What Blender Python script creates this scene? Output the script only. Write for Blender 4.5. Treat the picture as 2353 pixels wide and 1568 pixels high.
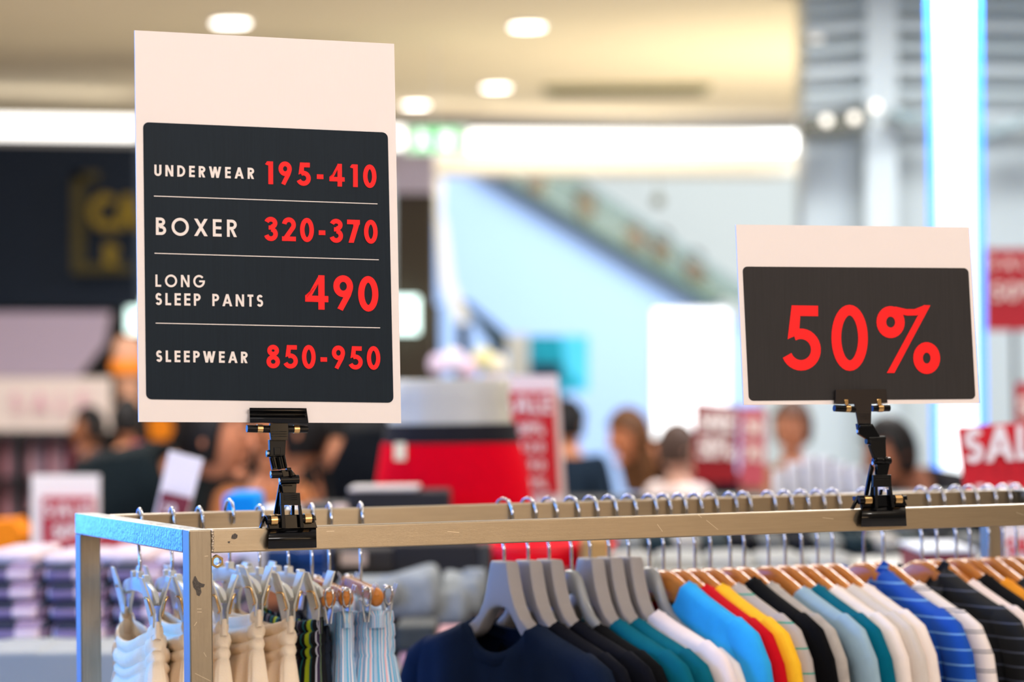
import bpy, bmesh, math, random
from mathutils import Vector, Matrix, Euler
random.seed(7)
for o in list(bpy.data.objects): bpy.data.objects.remove(o)
SC = bpy.context.scene; COL = SC.collection
# ------------------------------------------------------------------ camera
W_, H_, F_ = 2353, 1568, 6680.0
HC = 1.65
PITCH = math.atan(106/F_); ROLL = 0.0125
fwd = Vector((0, math.cos(PITCH), math.sin(PITCH)))
rt0 = Vector((1, 0, 0)); up0 = rt0.cross(fwd)
right = rt0*math.cos(ROLL) - up0*math.sin(ROLL)
upv = up0*math.cos(ROLL) + rt0*math.sin(ROLL)
upv = right.cross(fwd)
cd = bpy.data.cameras.new('camera'); cam = bpy.data.objects.new('camera', cd); COL.objects.link(cam)
cam.matrix_world = Matrix(((right.x, upv.x, -fwd.x, 0), (right.y, upv.y, -fwd.y, 0), (right.z, upv.z, -fwd.z, HC), (0, 0, 0, 1)))
cd.sensor_width = 36; cd.lens = 36*F_/W_; cd.clip_start = .05; cd.clip_end = 200
cd.dof.use_dof = True; cd.dof.focus_distance = 3.2; cd.dof.aperture_fstop = cd.lens/1000/0.027; cd.dof.aperture_blades = 0
SC.camera = cam
CAM = Vector((0, 0, HC))
def ray(px, py):
    return (fwd + right*((px-W_/2)/F_) + upv*((H_/2-py)/F_))
def P(px, py, Z): return CAM + ray(px, py)*Z
def Ppl(px, py, p0, n):
    r = ray(px, py); return CAM + r*((p0-CAM).dot(n)/r.dot(n))
# ------------------------------------------------------------------ colour
def lin(c):
    f = lambda v: (v/12.92 if v <= .04045 else ((v+.055)/1.055)**2.4)
    return tuple(f(x/255) for x in c)
# ------------------------------------------------------------------ world, lights, exposure
wd = bpy.data.worlds.new('world'); SC.world = wd; wd.use_nodes = True
bg = wd.node_tree.nodes['Background']; bg.inputs[0].default_value = (1, .90, .80, 1); bg.inputs[1].default_value = .26
def area(loc, to, sx, sy, col, power, name='ceiling_or_fill_light'):
    l = bpy.data.lights.new(name, 'AREA'); l.shape = 'RECTANGLE'; l.size = sx; l.size_y = sy; l.color = col; l.energy = power
    o = bpy.data.objects.new(name, l); COL.objects.link(o); o.location = loc
    o.rotation_euler = (Vector(to)-Vector(loc)).to_track_quat('-Z', 'Y').to_euler(); return o
def bulb(loc, r, col, power):
    l = bpy.data.lights.new('downlight', 'POINT'); l.shadow_soft_size = r; l.color = col; l.energy = power
    o = bpy.data.objects.new('downlight', l); COL.objects.link(o); o.location = loc; return o
WARM = (1, .86, .72); WHITE = (1, .96, .92); BLUE = (.04, .36, 1)
area((1.7, -.6, 3.2), (.2, 3.4, 1.2), 1.6, 1.0, (1, .93, .90), 122)
area((-.9, 1.2, 3.35), (-.3, 3.2, 1.0), .8, .8, WHITE, 18)
area((3.2, -.4, 1.8), (.4, 3.4, 1.4), .9, 1.6, (1, .68, .40), 19)  # added warm light, out of view, for the front rail to reflect
area((-2.45, 5.9, 1.55), (-.4, 3.4, 1.4), 2.2, 1.5, (.0, .17, 1), 34, 'blue_led_wall_light')
area((-2.6, 6.6, 1.75), (-.5, 3.5, 1.4), .7, 1.0, (.16, .66, 1), 6, 'blue_led_wall_light')
area((-2.9, 3.0, 2.15), (.5, 3.7, 1.4), 1.2, 1.2, (.04, .32, 1), 108, 'blue_led_wall_light')
for x, y, p in ((-.9, 4.4, 20), (.7, 4.7, 24), (1.9, 4.4, 24), (.1, 2.3, 12), (1.6, 2.9, 14), (-1.9, 3.8, 14)):
    bulb((x, y, 3.3), .05, WHITE, p)
for x, y, p in ((-1.2, 7, 90), (1.8, 7.5, 90), (-2, 11, 130), (1.6, 11, 130)):
    area((x, y, 3.38), (x, y, 0), 1.2, .8, WHITE, p)
area((2.5, 15.6, 1.2), (-.4, 16.6, 3.45), 2.0, 1.6, (1, .90, .68), 150, 'ceiling_fill_light')  # added uplight hidden behind the right wall to warm the ceiling
area((2.6, 19.5, 5.2), (1.6, 26, 1.6), 5, 2, (.84, .92, 1), 780, 'atrium_or_fill_light')
area((2.6, 9.6, 3.36), (2.4, 13, 2), 1.2, .8, (.85, .95, 1), 16, 'atrium_or_fill_light')  # added under the shop ceiling, out of view, to brighten the right wall
SC.view_settings.view_transform = 'Standard'; SC.view_settings.look = 'None'
SC.view_settings.exposure = 0.0; SC.view_settings.gamma = 1; SC.view_settings.use_curve_mapping = False
# ------------------------------------------------------------------ materials
MATS = {}
def mat(name, col, rough=.6, metal=0, emit=0, trans=0, noise=0, nscale=30, bump=0, bscale=200, streak=None, coat=0, sheen=0, sss=0, spec=.3, ior=1.45):
    if name in MATS: return MATS[name]
    m = bpy.data.materials.new(name); m.use_nodes = True; nt = m.node_tree; b = nt.nodes['Principled BSDF']
    c = lin(col)+(1,); I = b.inputs
    I['Base Color'].default_value = c; I['Roughness'].default_value = rough; I['Metallic'].default_value = metal
    I['Transmission Weight'].default_value = trans; I['Coat Weight'].default_value = coat; I['Sheen Weight'].default_value = sheen
    I['Specular IOR Level'].default_value = spec; I['IOR'].default_value = ior
    if sss: I['Subsurface Weight'].default_value = sss; I['Subsurface Radius'].default_value = (.02, .015, .01)
    if emit: I['Emission Color'].default_value = c; I['Emission Strength'].default_value = emit
    tc = nt.nodes.new('ShaderNodeTexCoord'); mp = nt.nodes.new('ShaderNodeMapping'); nt.links.new(tc.outputs['Object'], mp.inputs[0])
    if streak: mp.inputs['Scale'].default_value = streak
    if noise:
        n = nt.nodes.new('ShaderNodeTexNoise'); n.inputs['Scale'].default_value = nscale; n.inputs['Detail'].default_value = 5
        nt.links.new(mp.outputs[0], n.inputs['Vector'])
        mx = nt.nodes.new('ShaderNodeMix'); mx.data_type = 'RGBA'; mx.inputs[6].default_value = tuple(x*(1-noise) for x in c[:3])+(1,); mx.inputs[7].default_value = tuple(min(1, x*(1+noise)) for x in c[:3])+(1,)
        cr = nt.nodes.new('ShaderNodeMapRange'); cr.inputs[1].default_value = .3; cr.inputs[2].default_value = .7
        nt.links.new(n.outputs[0], cr.inputs[0]); nt.links.new(cr.outputs[0], mx.inputs[0]); nt.links.new(mx.outputs[2], I['Base Color'])
    if bump:
        n = nt.nodes.new('ShaderNodeTexNoise'); n.inputs['Scale'].default_value = bscale; n.inputs['Detail'].default_value = 3
        nt.links.new(mp.outputs[0], n.inputs['Vector']); bp = nt.nodes.new('ShaderNodeBump'); bp.inputs['Strength'].default_value = bump; bp.inputs['Distance'].default_value = .002
        nt.links.new(n.outputs[0], bp.inputs['Height']); nt.links.new(bp.outputs[0], I['Normal'])
    MATS[name] = m; return m
def stripes(name, bands, period, axis=2, rough=.85, uv=False, base=None):
    """bands: list of (position 0..1, rgb); constant steps repeated along one axis"""
    if name in MATS: return MATS[name]
    m = mat(name, bands[0][1], rough); nt = m.node_tree; b = nt.nodes['Principled BSDF']
    tc = nt.nodes.new('ShaderNodeTexCoord'); sx = nt.nodes.new('ShaderNodeSeparateXYZ')
    nt.links.new(tc.outputs['UV' if uv else 'Object'], sx.inputs[0])
    d = nt.nodes.new('ShaderNodeMath'); d.operation = 'DIVIDE'; d.inputs[1].default_value = period; nt.links.new(sx.outputs[axis], d.inputs[0])
    fr = nt.nodes.new('ShaderNodeMath'); fr.operation = 'FRACT'; nt.links.new(d.outputs[0], fr.inputs[0])
    cr = nt.nodes.new('ShaderNodeValToRGB'); cr.color_ramp.interpolation = 'CONSTANT'; e = cr.color_ramp.elements
    e[0].position = bands[0][0]; e[0].color = lin(bands[0][1])+(1,)
    e[1].position = bands[1][0]; e[1].color = lin(bands[1][1])+(1,)
    for p, c in bands[2:]:
        k = e.new(p); k.color = lin(c)+(1,)
    nt.links.new(fr.outputs[0], cr.inputs[0]); nt.links.new(cr.outputs[0], b.inputs['Base Color']); return m
def plaid(name):
    m = mat(name, (225, 205, 210), .9); nt = m.node_tree; b = nt.nodes['Principled BSDF']
    tc = nt.nodes.new('ShaderNodeTexCoord'); sx = nt.nodes.new('ShaderNodeSeparateXYZ'); nt.links.new(tc.outputs['Object'], sx.inputs[0])
    outs = []
    for ax, per in ((0, .088), (2, .05)):
        d = nt.nodes.new('ShaderNodeMath'); d.operation = 'DIVIDE'; d.inputs[1].default_value = per; nt.links.new(sx.outputs[ax], d.inputs[0])
        f = nt.nodes.new('ShaderNodeMath'); f.operation = 'FRACT'; nt.links.new(d.outputs[0], f.inputs[0])
        g = nt.nodes.new('ShaderNodeMath'); g.operation = 'GREATER_THAN'; g.inputs[1].default_value = .48; nt.links.new(f.outputs[0], g.inputs[0]); outs.append(g)
    ad = nt.nodes.new('ShaderNodeMath'); ad.operation = 'ADD'; nt.links.new(outs[0].outputs[0], ad.inputs[0]); nt.links.new(outs[1].outputs[0], ad.inputs[1])
    dv = nt.nodes.new('ShaderNodeMath'); dv.operation = 'DIVIDE'; dv.inputs[1].default_value = 2.01; nt.links.new(ad.outputs[0], dv.inputs[0])
    cr = nt.nodes.new('ShaderNodeValToRGB'); cr.color_ramp.interpolation = 'CONSTANT'; e = cr.color_ramp.elements
    e[0].color = lin((242, 214, 214))+(1,); e[1].position = .4; e[1].color = lin((140, 118, 146))+(1,); k = e.new(.8); k.color = lin((14, 24, 50))+(1,)
    nt.links.new(dv.outputs[0], cr.inputs[0]); nt.links.new(cr.outputs[0], b.inputs['Base Color']); return m
# ------------------------------------------------------------------ mesh building
class MB:
    def __init__(s): s.v = []; s.f = []; s.uv = {}; s.sm = []
    def add(s, vs, fs, smooth=False):
        b = len(s.v); s.v += [Vector(v) for v in vs]; s.f += [tuple(i+b for i in f) for f in fs]; s.sm += [smooth]*len(fs); return s
    def box(s, c, d, M=None):
        c = Vector(c); hx, hy, hz = d[0]/2, d[1]/2, d[2]/2
        vs = [Vector((x, y, z)) for x in (-hx, hx) for y in (-hy, hy) for z in (-hz, hz)]
        vs = [(M @ v if M else v)+c for v in vs]
        return s.add(vs, [(0, 1, 3, 2), (4, 6, 7, 5), (0, 4, 5, 1), (2, 3, 7, 6), (0, 2, 6, 4), (1, 5, 7, 3)])
    def bbox(s, lo, hi, r=.0):
        """box given by its corners, edges rounded"""
        bm = bmesh.new(); bmesh.ops.create_cube(bm, size=1)
        lo = Vector(lo); hi = Vector(hi)
        for v in bm.verts: v.co = Vector(((lo[i]+hi[i])/2+v.co[i]*(hi[i]-lo[i]) for i in range(3)))
        if r: bmesh.ops.bevel(bm, geom=list(bm.edges), offset=r, segments=2, profile=.5, affect='EDGES')
        bm.verts.index_update(); s.add([v.co.copy() for v in bm.verts], [[v.index for v in f.verts] for f in bm.faces]); bm.free(); return s
    def prism(s, pts, n, t, smooth=False):
        """polygon pts (3D, planar) thickened by t along n, both ways"""
        k = len(pts); n = Vector(n); vs = [Vector(p)+n*t/2 for p in pts]+[Vector(p)-n*t/2 for p in pts]
        fs = [tuple(range(k)), tuple(range(2*k-1, k-1, -1))]+[(i, i+k, (i+1) % k+k, (i+1) % k) for i in range(k)]
        return s.add(vs, fs, smooth)
    def tube(s, path, r, seg=8, caps=True, r2=None, up=None):
        path = [Vector(p) for p in path]; n = len(path); rs = r if isinstance(r, (list, tuple)) else [r]*n
        vs = []; prev = None
        for i, p in enumerate(path):
            t = (path[min(i+1, n-1)]-path[max(i-1, 0)]).normalized()
            if prev is None:
                a = Vector(up) if up else (Vector((0, 0, 1)) if abs(t.z) < .9 else Vector((1, 0, 0)))
            else: a = prev
            a = (a-t*a.dot(t)).normalized(); b = t.cross(a); prev = a
            q = r2[i] if r2 else rs[i]
            for k in range(seg):
                w = 2*math.pi*k/seg; vs.append(p+a*math.cos(w)*rs[i]+b*math.sin(w)*q)
        fs = [(i*seg+k, i*seg+(k+1) % seg, (i+1)*seg+(k+1) % seg, (i+1)*seg+k) for i in range(n-1) for k in range(seg)]
        s.add(vs, fs, True)
        if caps: s.add(vs[:seg], [tuple(range(seg-1, -1, -1))]); s.add(vs[-seg:], [tuple(range(seg))])
        return s
    def grid(s, rows, closed=False, smooth=True):
        n = len(rows); m = len(rows[0]); vs = [p for r in rows for p in r]
        fs = [(i*m+j, i*m+(j+1) % m, (i+1)*m+(j+1) % m, (i+1)*m+j) for i in range(n-1) for j in range(m if closed else m-1)]
        return s.add(vs, fs, smooth)
    def ball(s, c, r, seg=16, rings=10, fn=None):
        c = Vector(c); r = Vector(r) if hasattr(r, '__len__') else Vector((r, r, r)); rows = []
        for i in range(rings+1):
            a = math.pi*i/rings; row = []
            for k in range(seg):
                w = 2*math.pi*k/seg; d = Vector((math.sin(a)*math.cos(w), math.sin(a)*math.sin(w), math.cos(a)))
                q = fn(d) if fn else 1
                row.append(c+Vector((d.x*r.x, d.y*r.y, d.z*r.z))*q)
            rows.append(row)
        return s.grid(rows, True)
    def build(s, name, m, parent=None, world=True, uvs=None, angle=None, recalc=True):
        me = bpy.data.meshes.new(name); vs = s.v
        if parent is not None and world:
            inv = PM[parent.name].inverted(); vs = [inv @ v for v in vs]
        me.from_pydata([tuple(v) for v in vs], [], s.f); me.update()
        if recalc:
            bm = bmesh.new(); bm.from_mesh(me); bmesh.ops.recalc_face_normals(bm, faces=bm.faces); bm.to_mesh(me); bm.free()
        me.polygons.foreach_set('use_smooth', s.sm)
        if angle: me.set_sharp_from_angle(angle=math.radians(angle))
        if uvs is not None:
            l = me.uv_layers.new(name='UVMap')
            for lp in me.loops: l.data[lp.index].uv = uvs[lp.vertex_index]
        me.materials.append(m); o = bpy.data.objects.new(name, me); COL.objects.link(o)
        if parent is not None:
            o.parent = parent; PM[o.name] = PM[parent.name].copy()
        else: PM[o.name] = Matrix.Identity(4)
        return o
PM = {}
def tag(o, label=None, cat=None, group=None, kind=None):
    for k, v in (('label', label), ('category', cat), ('group', group), ('kind', kind)):
        if v: o[k] = v
    return o
def thing(name, label, cat, loc=(0, 0, 0), rotz=0, group=None):
    o = bpy.data.objects.new(name, None); COL.objects.link(o); o.empty_display_size = .05
    o.location = loc; o.rotation_euler = (0, 0, rotz); PM[o.name] = Matrix.Translation(Vector(loc)) @ Matrix.Rotation(rotz, 4, 'Z')
    return tag(o, label, cat, group)
def base(o, loc):
    """world-built single mesh: move its origin to loc"""
    d = Vector(loc)
    for v in o.data.vertices: v.co -= d
    o.location = d; PM[o.name] = Matrix.Translation(d); return o
# ------------------------------------------------------------------ letters (geometric sans drawn as strokes)
def arc(cx, cy, rx, ry, a0, a1, n=14):
    return [(cx+rx*math.cos(math.radians(a0+(a1-a0)*i/n)), cy+ry*math.sin(math.radians(a0+(a1-a0)*i/n))) for i in range(n+1)]
def glyph(ch, t):
    """returns (width, strokes, polygons); strokes are centre lines of thickness t"""
    h = t/2; S = []; G = []
    def D(x0, y0, x1, y1, w=t*1.1): G.append([(x0-w/2, y0), (x0+w/2, y0), (x1+w/2, y1), (x1-w/2, y1)])
    def R(x0, y0, x1, y1): G.append([(x0, y0), (x1, y0), (x1, y1), (x0, y1)])
    w = .6
    if ch == 'U': w = .64; S.append([(h, 1), (h, .33)]+arc(w/2, .33, w/2-h, .33-h, 180, 360)+[(w-h, 1)])
    elif ch == 'N': w = .72; R(0, 0, t, 1); R(w-t, 0, w, 1); D(t*.55, 1, w-t*.55, 0)
    elif ch == 'D': w = .72; R(0, 0, t, 1); S.append([(t*.5, 1-h), (.25, 1-h)]+arc(.25, .5, w-.25-h, .5-h, 90, -90)+[(t*.5, h)])
    elif ch == 'E': w = .52; R(0, 0, t, 1); R(0, 1-t, w, 1); R(0, .42, w*.96, .42+t); R(0, 0, w, t)
    elif ch == 'R': w = .58; R(0, 0, t, 1); S.append([(t*.5, 1-h), (.28, 1-h)]+arc(.28, .71, .22, .29-h, 90, -90)+[(t*.5, .42+h)]); D(.26, .5, w-t*.5, 0)
    elif ch == 'P': w = .56; R(0, 0, t, 1); S.append([(t*.5, 1-h), (.28, 1-h)]+arc(.28, .70, .20, .30-h, 90, -90)+[(t*.5, .40+h)])
    elif ch == 'B': w = .6; R(0, 0, t, 1); S.append([(t*.5, 1-h), (.27, 1-h)]+arc(.27, .755, .19, .245-h, 90, -90)+[(t*.5, .51+h)]); S.append([(t*.5, .46+h), (.30, .46+h)]+arc(.30, .275, .22, .275-h, 90, -90)+[(t*.5, h)])
    elif ch == 'O': w = 1.02; S.append(arc(w/2, .5, w/2-h, .52-h, 0, 360, 40))
    elif ch == 'X': w = .78; D(t*.55, 1, w-t*.55, 0, t*1.25); D(w-t*.55, 1, t*.55, 0, t*1.25)
    elif ch == 'L': w = .48; R(0, 0, t, 1); R(0, 0, w, t)
    elif ch == 'T': w = .5; R(w/2-h, 0, w/2+h, 1); R(0, 1-t, w, 1)
    elif ch == 'A': w = .84; D(w/2, 1, t*.55, 0); D(w/2, 1, w-t*.55, 0); R(.2, .22, w-.2, .22+t*.85)
    elif ch == 'W': w = 1.12; D(t*.55, 1, w*.30, 0); D(w/2, .98, w*.30, 0); D(w/2, .98, w*.70, 0); D(w-t*.55, 1, w*.70, 0)
    elif ch == 'G': w = .98; S.append(arc(w*.5, .5, w*.5-h, .52-h, 42, 362, 34)); R(w*.5, .42, w, .42+t*.9)
    elif ch == 'S':
        w = .54; rx = w/2-h; ry = (1.02-t)/4
        S.append(arc(w/2, 1-h-ry, rx*.94, ry, 25, 250, 16)+arc(w/2, h+ry, rx, ry, 75, -155, 16))
    elif ch == 'C': w = .9; S.append(arc(w*.5, .5, w*.5-h, .52-h, 45, 315, 30))
    elif ch == 'F': w = .5; R(0, 0, t, 1); R(0, 1-t, w, 1); R(0, .42, w*.9, .42+t)
    elif ch == '0': w = .62; S.append(arc(w/2, .5, w/2-h, .52-h, 0, 360, 36))
    elif ch == '1': w = .36; R(w-t*1.05, 0, w, 1); G.append([(0, .87), (.09, 1), (w, 1), (w, .82), (w-t, .82), (.06, .84)])
    elif ch == '2': w = .62; S.append(arc(w/2, .70, w/2-h, .32-h, 172, -32, 18)+[(.14, h*1.0)]); R(.0, 0, w, t*.98)
    elif ch == '3': w = .58; S.append(arc(w*.47, .755, .19, .265-h, 165, -85, 16)); S.append(arc(w*.47, .285, w*.53-h, .305-h, 85, -165, 18)); R(w*.30, .47, w*.56, .47+t*.9)
    elif ch == '4': w = .70; R(w-t*1.6, 0, w-t*.6, 1); R(0, .22, w, .22+t*.95); G.append([(w-t*.7, 1), (w-t*1.5, 1), (0, .22+t*.3), (0, .22+t*.95), (.20, .22+t*.95), (w-t*1.55, .76), (w-t*.8, .9)])
    elif ch == '5':
        w = .62; R(.13, 1-t, w*.93, 1); G.append([(.13, 1), (.13+t*.95, 1), (.08+t*1.05, .55), (.06, .47)])
        S.append(arc(w*.46, .31, w*.54-h, .33-h, 118, -158, 24))
    elif ch == '7': w = .58; R(0, 1-t, w, 1); D(w-t*.62, 1-t*.6, .18, 0, t*1.2); G.append([(w-t*1.4, 1), (w, 1), (w, 1-t), (w-t*1.5, 1-t*1.4)])
    elif ch == '8': w = .6; S.append(arc(w/2, .75, .165, .25-h, 0, 360, 26)); S.append(arc(w/2, .27, w/2-h, .29-h, 0, 360, 30))
    elif ch == '9': w = .6; S.append(arc(w/2, .70, w/2-h, .32-h, 0, 360, 30)); G.append([(w*.99, .62), (w*.99-t*1.05, .55), (.12, .05), (.12+t*.85, -.02), (w*.88, .42)])
    elif ch == '6': w = .6; S.append(arc(w/2, .30, w/2-h, .32-h, 0, 360, 30)); D(.14, .4, .42, 1)
    elif ch == '-': w = .36; R(.03, .30, w-.03, .30+t)
    elif ch == '%':
        w = 1.04
        S.append(arc(.21, .755, .16, .17, 0, 360, 26)); S.append(arc(.83, .19, .15, .17, 0, 360, 26))
        G.append([(.78, 1.03), (.90, 1.03), (.27, -.05), (.14, -.05)])
        G.append([(.19, .99), (.30, 1.0), (.48, .965), (.62, .965), (.80, 1.03), (.82, .93), (.66, .865), (.50, .86), (.33, .89), (.2, .9)])
    elif ch == ' ': w = .42
    return w, S, G
def ribbon(pts, t):
    pts = [p for i, p in enumerate(pts) if i == 0 or math.dist(p, pts[i-1]) > 1e-6]
    n = len(pts); closed = math.dist(pts[0], pts[-1]) < 1e-6; L = []; Rr = []
    for i, p in enumerate(pts):
        a = pts[i-1] if i > 0 else (pts[-2] if closed else None); b = pts[i+1] if i < n-1 else (pts[1] if closed else None)
        d = []
        for q, r in ((a, p), (p, b)):
            if q and r:
                x, y = r[0]-q[0], r[1]-q[1]; l = math.hypot(x, y) or 1; d.append((x/l, y/l))
        x = sum(e[0] for e in d); y = sum(e[1] for e in d); l = math.hypot(x, y) or 1; x /= l; y /= l
        k = 1/max(.45, x*d[0][0]+y*d[0][1]); nx, ny = -y*t/2*k, x*t/2*k
        L.append((p[0]+nx, p[1]+ny)); Rr.append((p[0]-nx, p[1]-ny))
    return [[L[i], L[i+1], Rr[i+1], Rr[i]] for i in range(n-1)]
def text_polys(txt, t, width=None, cap=1.0):
    """polygons in a frame where the cap height is 1; letters spaced to reach the width"""
    gs = [glyph(c, t) for c in txt]; tot = sum(g[0] for g in gs)
    gap = (width-tot)/(len(txt)-1) if width and len(txt) > 1 else .12
    x = 0; out = []
    for w, S, G in gs:
        for st in S: out += [[(a+x, b) for a, b in q] for q in ribbon(st, t)]
        out += [[(a+x, b) for a, b in g] for g in G]; x += w+gap
    return out, x-gap
def text(parent, txt, p0, p1, cap_px, t, m, p_ref, n, name='lettering', label=None, off=.0012):
    """lettering on the plane (p_ref, n): baseline from pixel p0 to pixel p1, capitals cap_px high"""
    A = Ppl(*p0, p_ref, n); B = Ppl(*p1, p_ref, n); C = Ppl(p0[0]-cap_px*.004, p0[1]-cap_px, p_ref, n)
    ch = (C-A).length; ex = (B-A); ez = (C-A)/ch; polys, w = text_polys(txt, t, ex.length/ch); ex = ex.normalized()
    mb = MB()
    for i, q in enumerate(polys):
        if sum(q[k-1][0]*q[k][1]-q[k][0]*q[k-1][1] for k in range(len(q))) < 0: q = q[::-1]
        vs = [A+ex*(a*ch)+ez*(b*ch)+n*(off+i*4e-6) for a, b in q]
        mb.add(vs, [tuple(range(len(vs)))])
    o = mb.build(name, m, parent, recalc=False)
    if label: o['label'] = label
    return o
# ================================================================== materials used
def metal_mat():
    m = mat('brushed_steel', (168, 152, 127), .32, 1, noise=.05, nscale=7, streak=(3, 60, 60), bump=.12, bscale=60)
    return m
STEEL = metal_mat()
STEELV = mat('brushed_steel_upright', (170, 157, 136), .34, 1, noise=.06, nscale=8, streak=(55, 55, 3), bump=.15, bscale=50)
CHROME = mat('chrome_wire', (196, 194, 192), .08, 1)
GOLD = mat('gold_spring', (222, 180, 120), .22, 1)
BLACKP = mat('glossy_black_plastic', (5, 5, 6), .12, spec=.32)
BLACKM = mat('satin_black_plastic', (8, 8, 9), .3, spec=.28)
BROWNP = mat('flat_brown_black_plastic', (38, 30, 25), .42)
BOARD = mat('sign_board_white', (238, 226, 220), .55, bump=.05, bscale=60, streak=(40, 40, 1))
PANELA = mat('printed_navy_black', (24, 33, 41), .5, spec=.12, noise=.10, nscale=60, streak=(14, 14, .3))
PANELB = mat('printed_charcoal', (50, 47, 46), .5, spec=.12, noise=.08, nscale=60, streak=(14, 14, .3))
RED = mat('printed_red', (255, 22, 22), .55); CREAM = mat('printed_cream', (236, 224, 216), .55)
def setz(o, p): return o
# ================================================================== rack frame
YAW = math.radians(22.0); Z0 = 3.09; TW = .0255
E = Vector((math.cos(YAW), math.sin(YAW), 0)); N = Vector((math.sin(YAW), -math.cos(YAW), 0)); UP = Vector((0, 0, 1))
A0 = P(433.5, 1219, Z0); ROT = Matrix.Rotation(YAW, 3, 'Z')
def RW(x, y, z): return A0+E*x-N*y+UP*z
def rbox(mb, x0, x1, y0, y1, z0, z1, r=.0016):
    t = MB().bbox((x0, y0, z0), (x1, y1, z1), r); return mb.add([RW(*v) for v in t.v], t.f)
def proj(p):
    d = p-CAM; z = d.dot(fwd); return W_/2+F_*d.dot(right)/z, H_/2-F_*d.dot(upv)/z
rack = thing('garment_rack', 'long silver square-tube garment rack carrying all the hangers', 'clothes rack', (A0.x, A0.y, 0), YAW)
RL, RD, HB = 1.305, .515, .437
m = MB(); rbox(m, TW, RL-TW, 0, TW, -TW, 0); m.build('front_rail', STEEL, rack)
m = MB(); rbox(m, 0, TW, 0, TW, -A0.z, 0); m.build('post', STEELV, rack)
m = MB(); rbox(m, 0, TW, RD-TW, RD, -A0.z, -TW); m.build('post', STEELV, rack)
m = MB(); rbox(m, RL-TW, RL, RD-TW, RD, -A0.z, -TW); m.build('post', STEELV, rack)
m = MB(); rbox(m, RL-TW, RL, 0, TW, -A0.z, 0); m.build('post', STEELV, rack)
SIDE = mat('side_steel', (138, 142, 146), .18, 1, noise=.2, nscale=7, streak=(55, 6, 6), bump=.2, bscale=30)
m = MB(); rbox(m, 0, TW, TW, RD, -TW, 0); m.build('side_rail', SIDE, rack)
m = MB(); rbox(m, RL-TW, RL, TW, RD, -TW, 0); m.build('side_rail', SIDE, rack)
m = MB(); rbox(m, TW, RL-TW, HB-.0125, HB+.0125, -TW, 0); m.build('hanging_rail', STEEL, rack)
for y0 in (0, RD-TW):
    m = MB(); rbox(m, TW, RL-TW, y0, y0+TW, -A0.z+.12, -A0.z+.12+TW); m.build('lower_rail', STEEL, rack)
for x0 in (0, RL-TW):
    m = MB(); rbox(m, x0, x0+TW, TW, RD-TW, -A0.z+.12, -A0.z+.12+TW); m.build('lower_rail', STEEL, rack)
m = MB()
for i in range(9): m.ball(RW(TW+.0008+random.uniform(-.0006, .0006), -.0004, -.002-i*.0026), (.0016, .0013, .0017), 8, 5)
m.build('weld_bead', mat('weld_metal', (196, 180, 160), .3, 1, bump=.5, bscale=900), rack)
def ring_prism(c, ax, r0, r1, t, seg, inner=20, u=None):
    """hexagonal nut: outer polygon, round hole"""
    ax = Vector(ax).normalized(); u = (Vector(u) if u else UP); u = (u-ax*u.dot(ax)).normalized(); v = ax.cross(u); m = MB(); rows = []
    def pt(a, r, s): return c+(u*math.cos(a)+v*math.sin(a))*r+ax*s
    K = 24
    def R(a):
        k = 2*math.pi/seg; b = (a % k)-k/2; return r0*math.cos(k/2)/math.cos(b)
    an = [2*math.pi*i/K for i in range(K)]
    rows = [[pt(a, r1, -t/2) for a in an], [pt(a, R(a), -t/2) for a in an], [pt(a, R(a), t/2) for a in an], [pt(a, r1, t/2) for a in an], [pt(a, r1, -t/2) for a in an]]
    return m.grid(rows, True, False)
nutc = RW(TW+.0066, .006, -.0345)
ring_prism(nutc, N, .0072, .0044, .007, 6).build('hex_nut', mat('brass_nut', (150, 128, 84), .32, 1), rack)['label'] = 'hexagonal nut welded under the front rail beside the corner post'
SPOT = mat('dark_stain', (84, 78, 72), .55, .6, noise=.5, nscale=900)
def stain(plane_y, pts, name='stain'):
    m = MB(); q = RW(0, plane_y, 0); vs = [Ppl(x, y, q, N)+N*.00025 for x, y in pts]; m.add(vs, [tuple(range(len(vs)))]); return m.build(name, SPOT, rack)
stain(0, [(446, 1326), (449, 1324), (452, 1330), (455, 1336), (462, 1341), (471, 1343), (468, 1350), (461, 1351), (463, 1362), (458, 1371), (452, 1368), (450, 1358), (444, 1350), (442, 1338)])
stain(0, [(533, 1230), (540, 1226), (546, 1230), (545, 1237), (539, 1240), (531, 1238)])
stain(0, [(523, 1245), (529, 1244), (528, 1249), (524, 1249)])
SCR = mat('fine_scratch', (225, 212, 188), .35, 1)
for (a, b) in (((448, 1548), (484, 1566)), ((452, 1400), (463, 1400)), ((453, 1407), (463, 1407)), ((468, 1500), (474, 1510)), ((1623, 1196), (1650, 1218)), ((1604, 1183), (1612, 1190)), ((2335, 1178), (2352, 1184)), ((1028, 1222), (1055, 1224)), ((1510, 1205), (1522, 1222)), ((470, 1279), (478, 1278)), ((446, 1439), (452, 1430)), ((750, 1222), (768, 1221)), ((1890, 1190), (1915, 1193))):
    q = RW(0, 0, 0); u, v = Ppl(*a, q, N)+N*.0003, Ppl(*b, q, N)+N*.0003; w = (v-u).cross(N).normalized()*.00022
    MB().add([u-w, v-w, v+w, u+w], [(0, 1, 2, 3)]).build('scratch', SCR, rack)
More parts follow.
